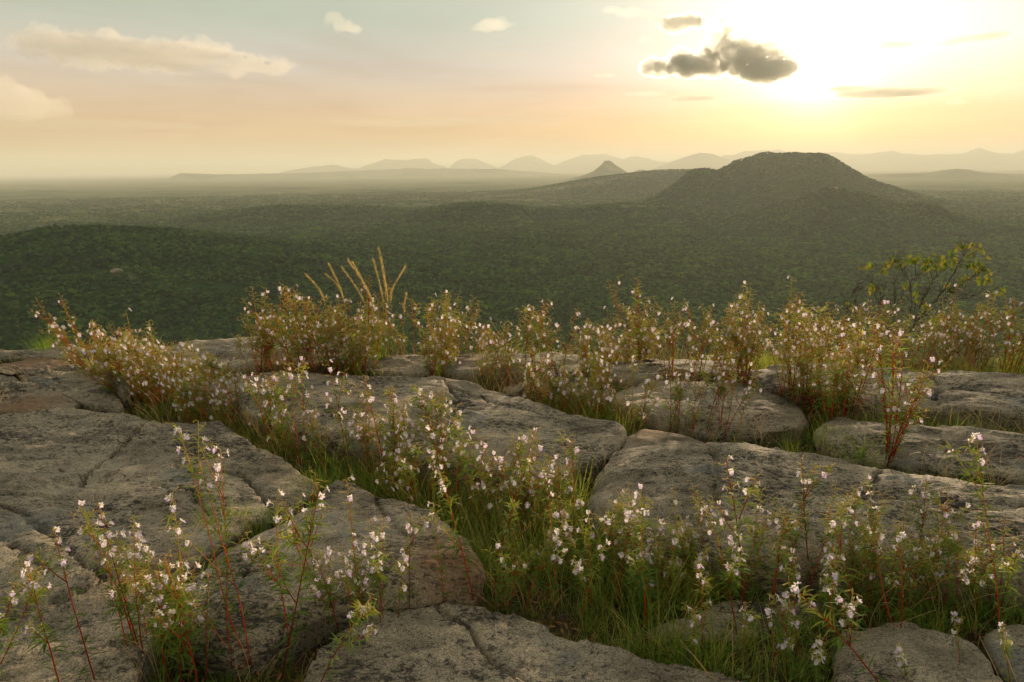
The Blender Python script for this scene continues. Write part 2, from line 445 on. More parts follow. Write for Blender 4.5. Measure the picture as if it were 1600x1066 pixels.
def build_terrain():
    azf = np.radians(np.arange(-42, 42.001, 0.18))
    azr = np.radians(np.arange(45, 316, 3.0))
    az = np.concatenate([azf, azr])
    rr = np.concatenate([[0.25], np.exp(np.arange(math.log(0.5), math.log(9), 0.024)), np.exp(np.arange(math.log(9), math.log(650), 0.05)),
                         np.exp(np.arange(math.log(650), math.log(75000), 0.0108))])
    A, RR = np.meshgrid(az, rr)
    X = RR*np.sin(A); Y = RR*np.cos(A)
    Z, wd, br = terrain_h(X.ravel(), Y.ravel())
    na, nr = len(az), len(rr)
    V = np.stack([X.ravel(), Y.ravel(), Z], 1)
    i = np.arange(nr-1)[:, None]*na; j = np.arange(na)[None, :]; j2 = (j+1) % na
    F = np.stack([(i+j), (i+j2), (i+na+j2), (i+na+j)], -1).reshape(-1, 4)[:, ::-1]
    # close the centre
    c = len(V); V = np.vstack([V, [[0, 0, V[0, 2]]]])
    cent = np.array([[c, (k+1) % na, k, k] for k in range(na)])
    me = mesh_np("ground", V, F)
    set_attr(me, 'wooded', np.append(wd, 0)); set_attr(me, 'bare', np.append(br, 0))
    bm = bmesh.new(); bm.from_mesh(me); bm.verts.ensure_lookup_table()
    for k in range(na): bm.faces.new((bm.verts[c], bm.verts[(k+1) % na], bm.verts[k])).smooth = True
    bm.normal_update(); bm.to_mesh(me); bm.free()
    o = link("ground", me, mat=M_ground); tag(o, kind='structure')
    return o
ground = build_terrain()
def ground_z(x, y): return float(terrain_h(np.array([x]), np.array([y]))[0][0])

# lake glinting far off on the plain
def build_lake():
    m, N = new_mat("lake_water")
    P = N.n('ShaderNodeNewGeometry').outputs['Position']
    p = bsdf(N, (0.03, 0.04, 0.04), 0.12, bump(N, N.noise(P, 0.02, 3), 0.05, 1.0), 0.5); out(N, p.outputs[0])
    c = at_dist(1385, 269, 14200); n = 40; V = []
    for k in range(n):
        a = 2*math.pi*k/n; w = 1+0.25*math.sin(3*a+1)+0.12*math.sin(7*a)
        V.append((c[0]+280*w*math.cos(a), c[1]+700*w*math.sin(a), VAL+16))
    me = mesh_np("lake", np.array(V), [tuple(range(n))]); o = link("lake", me, mat=m); tag(o, kind='structure')
build_lake()

# ---------------------------------------------------------------- haze
def build_haze():
    me = bpy.data.meshes.new("haze")
    x, y0, y1, z0, z1 = 72000, -72000, 72000, VAL-45, 760
    V = [(-x, y0, z0), (x, y0, z0), (x, y1, z0), (-x, y1, z0), (-x, y0, z1), (x, y0, z1), (x, y1, z1), (-x, y1, z1)]
    me.from_pydata(V, [], [(3, 2, 1, 0), (4, 5, 6, 7), (0, 1, 5, 4), (1, 2, 6, 5), (2, 3, 7, 6), (3, 0, 4, 7)])
    m, N = new_mat("haze_air")
    pv = N.n('ShaderNodeVolumePrincipled')
    pv.inputs['Color'].default_value = (0.88, 0.87, 0.76, 1); pv.inputs['Density'].default_value = HAZE_D
    pv.inputs['Anisotropy'].default_value = 0.12
    o_ = N.n('ShaderNodeOutputMaterial'); N.t.links.new(pv.outputs[0], o_.inputs['Volume'])
    o = link("haze", me, mat=m); tag(o, kind='stuff')
HAZE_D = 0.000066
build_haze()

# ---------------------------------------------------------------- granite slabs
SLABS = []   # (polygon in the ground plane, object)
def catmull(P, n):
    P = np.asarray(P, float); m = len(P); out_ = []
    for i in range(m):
        p0, p1, p2, p3 = P[i-1], P[i], P[(i+1) % m], P[(i+2) % m]
        for t in np.linspace(0, 1, n, endpoint=False):
            out_.append(0.5*((2*p1)+(-p0+p2)*t+(2*p0-5*p1+4*p2-p3)*t*t+(-p0+3*p1-3*p2+p3)*t**3))
    return np.array(out_)
def resample(P, step):
    Q = np.vstack([P, P[:1]]); L = np.hypot(*np.diff(Q, axis=0).T); s = np.concatenate([[0], np.cumsum(L)])
    n = max(24, int(s[-1]/step)); t = np.linspace(0, s[-1], n, endpoint=False)
    return np.stack([np.interp(t, s, Q[:, 0]), np.interp(t, s, Q[:, 1])], 1)
def seg_dist(X, Y, line):
    d = np.full(X.shape, 9.0)
    for (ax, ay), (bx, by) in zip(line[:-1], line[1:]):
        vx, vy = bx-ax, by-ay; L2 = vx*vx+vy*vy+1e-9
        t = np.clip(((X-ax)*vx+(Y-ay)*vy)/L2, 0, 1)
        d = np.minimum(d, np.hypot(X-ax-t*vx, Y-ay-t*vy))
    return d
def inside(poly, x, y):
    c = False; n = len(poly); j = n-1
    for i in range(n):
        xi, yi = poly[i]; xj, yj = poly[j]
        if (yi > y) != (yj > y) and x < (xj-xi)*(y-yi)/(yj-yi)+xi: c = not c
        j = i
    return c
def slab(name, label, outline, z=0.0, step=0.022, thick=0.5, dome=0.03, rad=0.10, cracks=(), rust=(), seed=0, centre=None, tilt=(0, 0), cat='rock slab', dips=()):
    pts = np.array([on_plane(px, py, z)[:2] for px, py in outline])
    area2 = np.sum(pts[:, 0]*np.roll(pts[:, 1], -1)-np.roll(pts[:, 0], -1)*pts[:, 1])
    if area2 < 0: pts = pts[::-1]
    lp = np.concatenate([pts[i]+(pts[(i+1) % len(pts)]-pts[i])*np.linspace(0, 1, 8, endpoint=False)[:, None] for i in range(len(pts))])
    P = resample(catmull(pts, 8)*0.45+lp*0.55, step)
    c = on_plane(*centre, z)[:2] if centre is not None else P.mean(0)
    n = len(P)
    # a broken, uneven edge
    nrm = P-c; rl = np.hypot(nrm[:, 0], nrm[:, 1])[:, None]
    P = P + nrm/rl*(0.055*fbm(P[:, 0]/0.42, P[:, 1]/0.42, 0, 3, seed+1)+0.017*fbm(P[:, 0]/0.08, P[:, 1]/0.08, 0, 3, seed+2))[:, None]
    rmax = float(np.median(rl)); K = max(10, int(rmax/(step*1.25)))
    s_in = np.linspace(0.0, 1, K+1)[1:]
    s_in = 1-(1-s_in)**1.25
    rings = [(c+(P-c)*s, None) for s in s_in]
    X = np.stack([r_[0][:, 0] for r_ in rings]); Y = np.stack([r_[0][:, 1] for r_ in rings])
    S = np.repeat(s_in[:, None], n, 1)
    edge = (1-S)*np.hypot(*(P-c).T)[None, :]
    Z = z + dome*0.6*(1-S**3) + tilt[0]*(X-c[0]) + tilt[1]*(Y-c[1])
    rr = rad*0.72*np.clip(0.62+0.85*fbm(P[:, 0]/0.4, P[:, 1]/0.4, 0, 3, seed+7), 0.18, 1.5)[None, :]
    e = np.clip(edge/rr, 0, 1); Z = Z - rr*(1-np.sqrt(1-(1-e)**2))*0.62
    # sides go down, slightly undercut
    side = [0.03, 0.07, 0.12, 0.18, 0.26, 0.36, thick]
    Zs, Xs, Ys = [], [], []
    for k, dz in enumerate(side):
        inn = 0.02*math.sin(dz*9)+0.05*dz
        q = P + (-(P-c)/rl)*inn
        Xs.append(q[:, 0]); Ys.append(q[:, 1]); Zs.append(Z[-1]-dz)
    X = np.vstack([X, Xs]); Y = np.vstack([Y, Ys]); Z = np.vstack([Z, Zs])
    top = np.vstack([np.ones_like(S), np.zeros((len(side), n))])
    # weathering: swells, foliated flakes, pits
    Z = Z + top*(0.032*fbm(X/0.8, Y/0.8, 0, 3, 61+seed) + 0.012*fbm(X/0.22, Y/0.13, 0, 3, 62))
    fl = fbm(X/0.30+0.3*Y, Y/0.085, 0, 4, 64, 0.6)
    Z = Z + top*0.015*np.clip(np.abs((fl*3.2) % 1-0.5)*3.4-1.0, 0, 1)*np.clip(0.4+fbm(X/0.9, Y/0.9, 0, 2, 65)*1.3, 0, 1)
    f2 = fbm(X/0.5+9, Y/0.22, 0, 4, 67, 0.55)*2.6; st = np.floor(f2)+1.0; fr_ = f2-st
    Z = Z + top*0.013*(st+np.clip((fr_-0.88)/0.12, 0, 1))
    Z = Z + top*(0.0042*fbm(X/0.035, Y/0.03, 0, 3, 66, 0.7))
    for cr in cracks:
        line = [tuple(on_plane(px, py, z)[:2]) for px, py in cr]
        # wobble so that the crack is not a ruled line
        wx = X+0.02*fbm(X/0.09, Y/0.09, 0, 3, 71); wy = Y+0.02*fbm(X/0.09, Y/0.09, 5.0, 3, 72)
        d = seg_dist(wx, wy, line)
        Z = Z - top*(0.07*np.clip(1-d/max(step*0.6, 0.008), 0, 1)**0.8+0.006*np.clip(1-d/0.05, 0, 1))
    for (px, py, dr, dd) in dips:
        q = on_plane(px, py, z); d = np.hypot(X-q[0], Y-q[1])/dr
        Z = Z - top*dd*np.exp(-d**4)
    ru = np.zeros_like(X)
    for (px, py, rr_) in rust:
        q = on_plane(px, py, z); ru = np.maximum(ru, np.exp(-((X-q[0])**2+((Y-q[1]))**2)/rr_**2))
    # sides: lateral roughness
    sidef = 1-top
    a_ = np.arctan2(Y-c[1], X-c[0])
    lat = sidef*(0.03*fbm((X+Y)/0.25, Z/0.12, 0, 3, 81)+0.012*fbm((X-Y)/0.05, Z/0.05, 0, 3, 82))
    X = X+lat*np.cos(a_); Y = Y+lat*np.sin(a_)
    V = np.stack([X.ravel(), Y.ravel(), Z.ravel()], 1)
    m = X.shape[0]
    i = np.arange(m-1)[:, None]*n; j = np.arange(n)[None, :]; j2 = (j+1) % n
    F = np.stack([i+j, i+n+j, i+n+j2, i+j2], -1).reshape(-1, 4)
    cz = Z[0].mean(); V = np.vstack([V, [[c[0], c[1], cz]]]); ci = len(V)-1
    org = np.array([c[0], c[1], 0.0]); V = V-org
    Fl = [tuple(f) for f in F] if False else None
    me = mesh_np(name, V, F)
    set_attr(me, 'rust', np.append(ru.ravel(), 0))
    bm = bmesh.new(); bm.from_mesh(me); bm.verts.ensure_lookup_table()
    for k in range(n):
        f = bm.faces.new((bm.verts[ci], bm.verts[k], bm.verts[(k+1) % n])); f.smooth = True
    bm.to_mesh(me); bm.free()
    o = link(name, me, mat=M_rock); o.location = Vector(org)
    tag(o, label, cat)
    SLABS.append((P, o)); return o

slab('rock_slab', 'big flat grey-brown granite slab with a pale hollow filling the left side of the picture',
     [(-60,652),(0,649),(60,642),(120,639),(170,642),(205,652),(240,661),(290,660),(335,663),(380,683),(430,708),(475,734),(512,752),(475,780),(400,815),(350,845),(298,880),(262,912),(248,960),(232,1010),(200,1080),(120,1180),(-250,1250),(-500,950),(-250,720)],
     z=0.0, step=0.016, dome=0.02, rad=0.10, seed=1, centre=(150,800),
     cracks=[[(222,664),(200,690),(175,710),(150,738),(125,765)], [(-60,780),(0,795),(40,806),(65,820),(85,835),(120,868),(165,905)], [(-60,830),(0,843),(38,860),(70,885)], [(345,738),(380,742),(410,775),(425,800)], [(60,735),(100,742),(150,738)], [(165,905),(120,930),(60,950),(-40,985)], [(255,760),(300,775),(330,800)]],
     dips=[(105,668,0.30,0.025), (175,678,0.2,0.012)], rust=[(215,905,0.12)])
slab('rock_slab', 'grey granite slab split from the big left slab by a grassy joint, rusty at its right end',
     [(525,750),(580,768),(630,785),(662,802),(700,830),(735,858),(758,884),(757,902),(735,915),(690,915),(640,922),(585,933),(535,945),(485,962),(445,985),(405,1008),(350,1018),(305,1010),(285,985),(278,950),(292,915),(330,878),(400,838),(460,806),(497,775)],
     z=-0.01, step=0.014, dome=0.05, rad=0.09, seed=2, centre=(520,850), rust=[(715,885,0.17),(680,893,0.10)], cracks=[[(330,905),(420,900),(500,915),(560,925)], [(590,775),(600,820),(640,850)]])
slab('rock_slab', 'smooth rounded grey granite slab at the bottom centre, crossed by one thin crack',
     [(640,953),(680,944),(715,940),(770,949),(830,968),(880,984),(950,1002),(1010,1017),(1080,1039),(1150,1055),(1230,1085),(1330,1180),(1250,1400),(900,1650),(500,1500),(430,1180),(475,1066),(500,1020),(540,990),(590,967)],
     z=-0.06, step=0.013, dome=0.02, rad=0.08, seed=3, centre=(800,1150), cracks=[[(690,950),(705,968),(735,992),(752,1012),(770,1040),(800,1062),(850,1110)]])
slab('rock_slab', 'wide domed granite slab in the right foreground with a pointed left corner',
     [(985,677),(1008,670),(1050,676),(1100,686),(1160,692),(1230,704),(1300,715),(1380,729),(1450,741),(1530,752),(1600,762),(1720,778),(1850,810),(1850,900),(1720,915),(1600,900),(1500,893),(1400,886),(1300,882),(1200,876),(1120,868),(1050,858),(990,838),(945,812),(922,785),(918,762),(935,732),(957,702)],
     z=-0.01, step=0.017, dome=0.07, rad=0.16, seed=4, centre=(1280,795), rust=[(1010,672,0.14)], cracks=[[(1600,800),(1540,815),(1480,812)], [(1090,690),(1120,730),(1110,780),(1140,830)], [(1380,735),(1350,790),(1370,850)]])
slab('rock_slab', 'long granite slab across the middle left with a dark shaded front face',
     [(290,606),(330,596),(380,588),(450,585),(520,588),(600,592),(680,592),(730,600),(780,612),(830,631),(880,647),(930,655),(962,661),(975,672),(960,692),(930,714),(890,733),(820,735),(760,730),(700,722),(640,713),(590,702),(540,692),(490,680),(440,664),(395,645),(350,628),(310,617)],
     z=0.0, step=0.018, dome=0.05, rad=0.09, seed=5, centre=(650,655), cracks=[[(350,592),(380,602),(430,604),(470,602)],[(400,612),(440,618),(470,617)], [(690,595),(720,640),(700,690)], [(700,612),(780,640),(860,655)]])
slab('rock_slab', 'granite slab with a pale sheer front edge right of the centre, behind the pointed slab',
     [(955,618),(1000,600),(1080,595),(1150,598),(1205,609),(1245,632),(1266,650),(1261,664),(1210,668),(1150,670),(1090,666),(1035,657),(985,645)],
     z=-0.03, step=0.024, dome=0.03, rad=0.05, seed=6, centre=(1120,635))
slab('rock_slab', 'granite slab running to the right edge between two dark grassy joints',
     [(1290,642),(1340,648),(1400,656),(1470,667),(1540,675),(1600,680),(1740,692),(1760,748),(1640,745),(1560,738),(1490,731),(1430,719),(1370,706),(1310,692),(1275,678),(1268,658)],
     z=0.0, step=0.022, dome=0.04, rad=0.10, seed=7, centre=(1480,700))
slab('rock_slab', 'flat tan granite slab at the back right below the leafless shrub',
     [(1150,582),(1200,571),(1280,566),(1350,573),(1420,579),(1500,582),(1600,586),(1760,592),(1760,650),(1650,646),(1580,642),(1500,637),(1420,630),(1350,626),(1290,619),(1240,611),(1180,598)],
     z=0.02, step=0.026, dome=0.04, rad=0.07, seed=8, centre=(1440,605), cracks=[[(1260,590),(1400,600),(1520,612)], [(1440,585),(1470,600),(1460,625)]])
slab('rock_slab', 'low tan granite slab on the cliff edge just right of the tall plumed grass',
     [(690,562),(740,553),(800,551),(860,555),(900,563),(922,577),(890,590),(830,587),(770,584),(720,585),(685,576)],
     z=0.0, step=0.03, dome=0.03, rad=0.06, seed=9, centre=(800,570))
slab('rock_slab', 'low granite slab on the cliff edge behind the flowers at the back left',
     [(205,552),(260,541),(330,533),(400,530),(480,535),(540,544),(562,558),(520,570),(450,573),(370,571),(300,568),(240,564)],
     z=0.02, step=0.03, dome=0.03, rad=0.06, seed=10, centre=(390,552))
slab('rock_slab', 'small low granite slab under the tall plumed grass',
     [(565,562),(610,553),(665,555),(684,568),(668,582),(610,585),(570,576)], z=0.0, step=0.03, dome=0.02, rad=0.05, seed=11, centre=(625,569))
slab('rock_slab', 'dark upper ledge of the cracked rock at the left edge',
     [(-90,562),(0,566),(30,561),(60,556),(92,558),(120,566),(140,578),(165,600),(190,625),(193,639),(160,637),(128,628),(100,614),(70,600),(36,588),(20,577),(-90,574)],
     z=-0.03, step=0.022, dome=0.02, rad=0.05, seed=12, centre=(85,590), rust=[(60,562,0.25),(100,566,0.2)])
slab('rock_slab', 'pale lower ledge below the winding crack at the left edge',
     [(-90,581),(0,583),(22,586),(34,595),(70,607),(100,621),(125,634),(110,643),(50,645),(-90,648)],
     z=-0.04, step=0.022, dome=0.02, rad=0.05, seed=13, centre=(20,615), rust=[(40,640,0.2)])
slab('boulder', 'small upright dark boulder among the stems at the left',
     [(156,574),(166,558),(180,556),(194,578),(202,598),(188,604),(170,594)], z=0.05, step=0.025, dome=0.06, rad=0.08, seed=14, cat='boulder', centre=(178,580))
slab('rock_slab', 'narrow dark slab at the far left edge of the cliff',
     [(-120,548),(40,545),(110,541),(142,548),(110,556),(30,558),(-120,564)], z=-0.02, step=0.03, dome=0.02, rad=0.05, seed=15, centre=(10,553))
slab('rock_slab', 'granite slab on the cliff edge hidden behind the densest flowers right of centre',
     [(930,577),(1000,566),(1080,562),(1140,566),(1168,582),(1110,591),(1020,592),(950,589)], z=0.0, step=0.03, dome=0.03, rad=0.06, seed=16, centre=(1050,578))
slab('rock_slab', 'thin tan slab in the green gap between the middle slabs',
     [(780,600),(850,595),(930,600),(962,611),(930,620),(850,614),(790,608)], z=-0.04, step=0.028, dome=0.02, rad=0.05, seed=17, centre=(870,606))
slab('rock_slab', 'rounded granite slab in the bottom right with grass along its top edge',
     [(1310,976),(1350,966),(1400,963),(1450,966),(1500,974),(1530,988),(1548,1010),(1575,1055),(1610,1130),(1420,1230),(1290,1110),(1290,1010)],
     z=-0.07, step=0.014, dome=0.04, rad=0.07, seed=18, centre=(1430,1060))
slab('rock_slab', 'granite slab cut off by the bottom right corner, beyond a black crack',
     [(1552,983),(1600,974),(1700,980),(1780,1100),(1660,1150),(1600,1075),(1570,1025),(1553,998)], z=-0.07, step=0.014, dome=0.03, rad=0.05, seed=19, centre=(1660,1050))
slab('rock_slab', 'small low rock half buried in grass at the lower right of centre',
     [(1000,988),(1060,968),(1120,955),(1180,945),(1240,936),(1290,942),(1280,962),(1220,982),(1150,992),(1080,1002),(1030,1002)], z=-0.14, step=0.015, dome=0.05, rad=0.06, seed=20, centre=(1150,968))
SLABS_N = len(SLABS)

def build_bvh():
    Vs, Fs, off = [], [], 0
    for P, o in SLABS:
        me = o.data; nv = len(me.vertices); co = np.empty(nv*3, np.float32); me.vertices.foreach_get('co', co)
        co = co.reshape(-1, 3)+np.array(o.location)
        Vs.append(co)
        for p in me.polygons: Fs.append([v+off for v in p.vertices])
        off += nv
    g = np.arange(-7, 7.01, 0.1); gy = np.arange(0.2, 9, 0.1)
    X, Y = np.meshgrid(g, gy); Z = terrain_h(X.ravel(), Y.ravel())[0]
    Vs.append(np.stack([X.ravel(), Y.ravel(), Z], 1)); nx = len(g)
    for a in range(len(gy)-1):
        for b in range(nx-1): Fs.append([off+a*nx+b, off+a*nx+b+1, off+(a+1)*nx+b+1, off+(a+1)*nx+b])
    return BVHTree.FromPolygons([tuple(v) for v in np.vstack(Vs)], Fs)
BVH = build_bvh()
def surf_z(x, y):
    h = BVH.ray_cast(Vector((x, y, 3)), Vector((0, 0, -1)))
    return h[0].z if h[0] is not None else ground_z(x, y)
def pix_hit(px, py):
    h = BVH.ray_cast(Vector(tuple(CAM)), Vector(tuple(ray(px, py))))
    return h[0]
def in_slab(x, y, grow=0.0):
    for P, o in SLABS:
        if inside(P[::4], x, y): return True
    return False

# ---------------------------------------------------------------- instancer for countless things
def variants_coll(name, objs):
    c = bpy.data.collections.new(name)
    for o in objs: c.objects.link(o)
    return c
def instancer(name, pts, rot, scl, var, coll):
    me = bpy.data.meshes.new(name); n = len(pts)
    me.vertices.add(n); me.vertices.foreach_set('co', np.asarray(pts, np.float32).ravel())
    a = me.attributes.new('rot', 'FLOAT_VECTOR', 'POINT'); a.data.foreach_set('vector', np.asarray(rot, np.float32).ravel())
    a = me.attributes.new('scl', 'FLOAT_VECTOR', 'POINT'); a.data.foreach_set('vector', np.asarray(scl, np.float32).ravel())
    a = me.attributes.new('vari', 'INT', 'POINT'); a.data.foreach_set('value', np.asarray(var, np.int32))
    o = link(name, me)
    ng = bpy.data.node_groups.new(name+'_nodes', 'GeometryNodeTree')
    ng.interface.new_socket('Geometry', in_out='INPUT', socket_type='NodeSocketGeometry')
    ng.interface.new_socket('Geometry', in_out='OUTPUT', socket_type='NodeSocketGeometry')
    N = ng.nodes; L = ng.links
    gi = N.new('NodeGroupInput'); go = N.new('NodeGroupOutput'); ip = N.new('GeometryNodeInstanceOnPoints')
    ci = N.new('GeometryNodeCollectionInfo'); ci.inputs['Collection'].default_value = coll
    ci.inputs['Separate Children'].default_value = True; ci.inputs['Reset Children'].default_value = True
    def attr(nm, t):
        a_ = N.new('GeometryNodeInputNamedAttribute'); a_.data_type = t; a_.inputs['Name'].default_value = nm; return a_.outputs['Attribute']
    er = N.new('FunctionNodeEulerToRotation'); L.new(attr('rot', 'FLOAT_VECTOR'), er.inputs[0])
    L.new(gi.outputs[0], ip.inputs['Points']); L.new(ci.outputs[0], ip.inputs['Instance'])
    ip.inputs['Pick Instance'].default_value = True
    L.new(attr('vari', 'INT'), ip.inputs['Instance Index']); L.new(er.outputs[0], ip.inputs['Rotation']); L.new(attr('scl', 'FLOAT_VECTOR'), ip.inputs['Scale'])
    L.new(ip.outputs[0], go.inputs[0])
    md = o.modifiers.new('instances', 'NODES'); md.node_group = ng
    tag(o, kind='stuff'); return o

# ---------------------------------------------------------------- forest
M_tree = leaf_mat("tree_foliage", (0.014, 0.045, 0.012), [(0.028, 0.085, 0.018), (0.048, 0.125, 0.024), (0.076, 0.160, 0.030), (0.130, 0.195, 0.042)], trans=0.25, tcol=(1.3, 1.3, 0.6))
M_bark = None
def bark_mat():
    m, N = new_mat("bark"); P = N.n('ShaderNodeTexCoord').outputs['Object']
    n = N.noise(P, 30, 5, 0.7); p = bsdf(N, N.ramp(n, [(0.3, (0.05, 0.035, 0.028)), (0.7, (0.17, 0.125, 0.10))]), 0.9, bump(N, n, 0.5, 0.004)); out(N, p.outputs[0]); return m
M_bark = bark_mat()
def crown_mesh(name, seed, nq=230, R_=3.2, flat=0.7, leaf=0.85):
    rg = np.random.RandomState(seed); V = []; F = []
    blobs = [(np.array([rg.uniform(-1, 1)*R_*0.55, rg.uniform(-1, 1)*R_*0.55, R_*rg.uniform(0.7, 1.5)]), R_*rg.uniform(0.38, 0.62)) for _ in range(6)]
    blobs[0] = (np.array([0, 0, R_*1.1]), R_*0.7)
    for q in range(nq):
        c, br = blobs[rg.randint(len(blobs))]
        d = rg.normal(size=3); d /= np.linalg.norm(d)
        if d[2] < -0.35: d[2] = -d[2]
        p = c + d*br*np.array([1, 1, flat])*rg.uniform(0.8, 1.12)
        nrm = d + rg.normal(size=3)*0.55; nrm /= np.linalg.norm(nrm)
        a = np.cross(nrm, rg.normal(size=3)); a /= np.linalg.norm(a); b = np.cross(nrm, a)
        s = leaf*rg.uniform(0.5, 1.2)*R_/3.2; o = len(V)
        V += [p-a*s*0.6, p+b*s*0.45+nrm*0.12*s, p+a*s*0.6, p-b*s*0.45+nrm*0.12*s]; F.append((o, o+1, o+2, o+3))
    # inner mass so that the crown is not see-through
    bm = bmesh.new()
    for c, br in blobs:
        r_ = bmesh.ops.create_icosphere(bm, subdivisions=1, radius=br*0.86)
        for v in r_['verts']: v.co.z *= flat; v.co = v.co*rg.uniform(0.85, 1.1)+Vector(c)
    o = len(V); bm.verts.ensure_lookup_table(); bm.verts.index_update()
    V += [np.array(v.co) for v in bm.verts]; F += [tuple(v.index+o for v in f.verts) for f in bm.faces]; bm.free()
    return mesh_np(name, np.array(V), F, smooth=False)
tree_vars = []
for k in range(6):
    me = crown_mesh("forest_canopy_tree", 100+k); me.materials.append(M_tree)
    tree_vars.append(bpy.data.objects.new("forest_canopy_tree", me))
coll_trees = variants_coll("forest_kinds", tree_vars)

def build_forest():
    rg = np.random.RandomState(4)
    def band(r0, r1, spacing, amax):
        area = amax*(r1*r1-r0*r0); n = int(area/spacing**2)
        r_ = np.sqrt(rg.uniform(r0*r0, r1*r1, n)); a = rg.uniform(-amax, amax, n)
        return r_*np.sin(a), r_*np.cos(a), r_, np.full(n, spacing)
    B = [band(560, 1200, 5.7, R(42)), band(1200, 2300, 7.6, R(40)), band(2300, 3600, 11.0, R(39)), band(3600, 5900, 15.0, R(38.5))]
    x = np.concatenate([b[0] for b in B]); y = np.concatenate([b[1] for b in B]); r_ = np.concatenate([b[2] for b in B]); sp = np.concatenate([b[3] for b in B])
    z, wd, br = terrain_h(x, y)
    dens = 1.0+1.0*fbm(x/110, y/110, 0, 4, 51)+0.6*fbm(x/25, y/25, 0, 2, 52)
    far_open = np.clip((r_-2500)/900, 0, 1)*(1-np.clip(wd*1.6, 0, 1))
    dens = dens-far_open*0.9
    dens = dens*(1-np.clip(br*1.6, 0, 1)*0.93)
    keep = rg.uniform(0, 1, len(x)) < np.clip(dens, 0, 1)
    near = (r_ < 620) & (np.abs(np.arctan2(x, y)) < R(38))
    x, y, z, r_, sp = x[keep], y[keep], z[keep], r_[keep], sp[keep]
    n = len(x)
    s = sp/5.2*rg.uniform(0.65, 1.35, n)*(1+0.25*fbm(x/60, y/60, 0, 2, 53))
    sz = np.minimum(s, 1.9)*rg.uniform(0.7, 1.2, n)*0.9
    scl = np.stack([s*0.9, s*0.9, sz], 1)
    rot = np.stack([rg.uniform(-.12, .12, n), rg.uniform(-.12, .12, n), rg.uniform(0, 6.28, n)], 1)
    return x, y, z, rot, scl, r_, n
fx, fy, fz, frot, fscl, fr, fn = build_forest()
# the trees that show largest stand as single objects, the rest is one wood
faz = np.abs(np.arctan2(fx, fy)); cand = np.where((fr > 655) & (faz < R(38)))[0]
near_ids = cand[np.argsort(fr[cand])[:230]]
mask = np.ones(fn, bool); mask[near_ids] = False
frg = np.random.RandomState(9)
instancer("forest", np.stack([fx, fy, fz-0.3], 1)[mask], frot[mask], fscl[mask], frg.randint(0, 6, mask.sum()), coll_trees)
mbt = MB(); mbt.tube([(0, 0, -1.5), (0.1, 0, 1.2), (-0.1, 0.1, 3.2)], [0.22, 0.17, 0.1], 6); trunk_me = mbt.mesh("trunk"); trunk_me.materials.append(M_bark)
for q, i in enumerate(near_ids):
    e = bpy.data.objects.new("forest_tree", None); C.objects.link(e); e.empty_display_size = 1
    e.location = (fx[i], fy[i], fz[i]-0.3); e.rotation_euler = tuple(frot[i]); e.scale = tuple(fscl[i])
    tag(e, 'bushy green tree among the nearest valley treetops just over the rock edge', 'tree', 'nearest trees of the valley forest')
    cr = bpy.data.objects.new("crown", tree_vars[q % 6].data); C.objects.link(cr); cr.parent = e
    tr = bpy.data.objects.new("trunk", trunk_me); C.objects.link(tr); tr.parent = e
# pale outcrops on the hills
def outcrop(px, py, D, w, h, label, seed):
    p = at_dist(px, py, D); z = float(terrain_h(np.array([p[0]]), np.array([p[1]]))[0][0])
    bm = bmesh.new(); bmesh.ops.create_icosphere(bm, subdivisions=3, radius=1)
    co = np.array([v.co for v in bm.verts]); d = 1+0.35*fbm(co[:, 0]*1.5+seed, co[:, 1]*1.5, co[:, 2]*1.5, 3, seed)
    for v, k in zip(bm.verts, d): v.co = Vector((v.co.x*w*k, v.co.y*w*k, max(v.co.z, -0.3)*h*k))
    me = bpy.data.meshes.new("rock_outcrop"); bm.to_mesh(me); bm.free()
    for f in me.polygons: f.use_smooth = True
    o = link("rock_outcrop", me, mat=M_rock); o.location = (p[0], p[1], z+h*0.3); tag(o, label, 'rock outcrop')
outcrop(1306, 294, 2350, 10, 9, 'small pale rock outcrop on top of the low hill in front of the big hill', 1)
outcrop(178, 402, 1150, 9, 5, 'pale rock showing through the trees on the near left ridge', 2)
outcrop(560, 325, 3050, 16, 7, 'pale rock on the crest of the long wooded ridge at centre left', 3)
outcrop(945, 252, 9500, 13, 10, 'tiny rock knob on the tip of the pointed far hill', 4)

# ---------------------------------------------------------------- clouds
def cloud_mat(name, density, col, g=0.55):
    m, N = new_mat(name)
    v = N.n('ShaderNodeVolumePrincipled'); v.inputs['Color'].default_value = col+(1,)
    v.inputs['Density'].default_value = density; v.inputs['Anisotropy'].default_value = g
    o_ = N.n('ShaderNodeOutputMaterial'); N.t.links.new(v.outputs[0], o_.inputs['Volume']); return m
M_cl_dark = cloud_mat("cloud_thick", 0.010, (0.97, 0.975, 0.93), 0.62)
M_cl_soft = cloud_mat("cloud_soft", 0.0011, (0.88, 0.83, 0.78), 0.3)
M_cl_wisp = cloud_mat("cloud_wisp", 0.0008, (0.93, 0.88, 0.82), 0.35)
M_cl_bar = cloud_mat("cloud_bar", 0.0030, (0.92, 0.88, 0.80), 0.3)
M_cl_bank = cloud_mat("cloud_bank", 0.00035, (0.66, 0.58, 0.50), 0.2)
CD = 14000.0
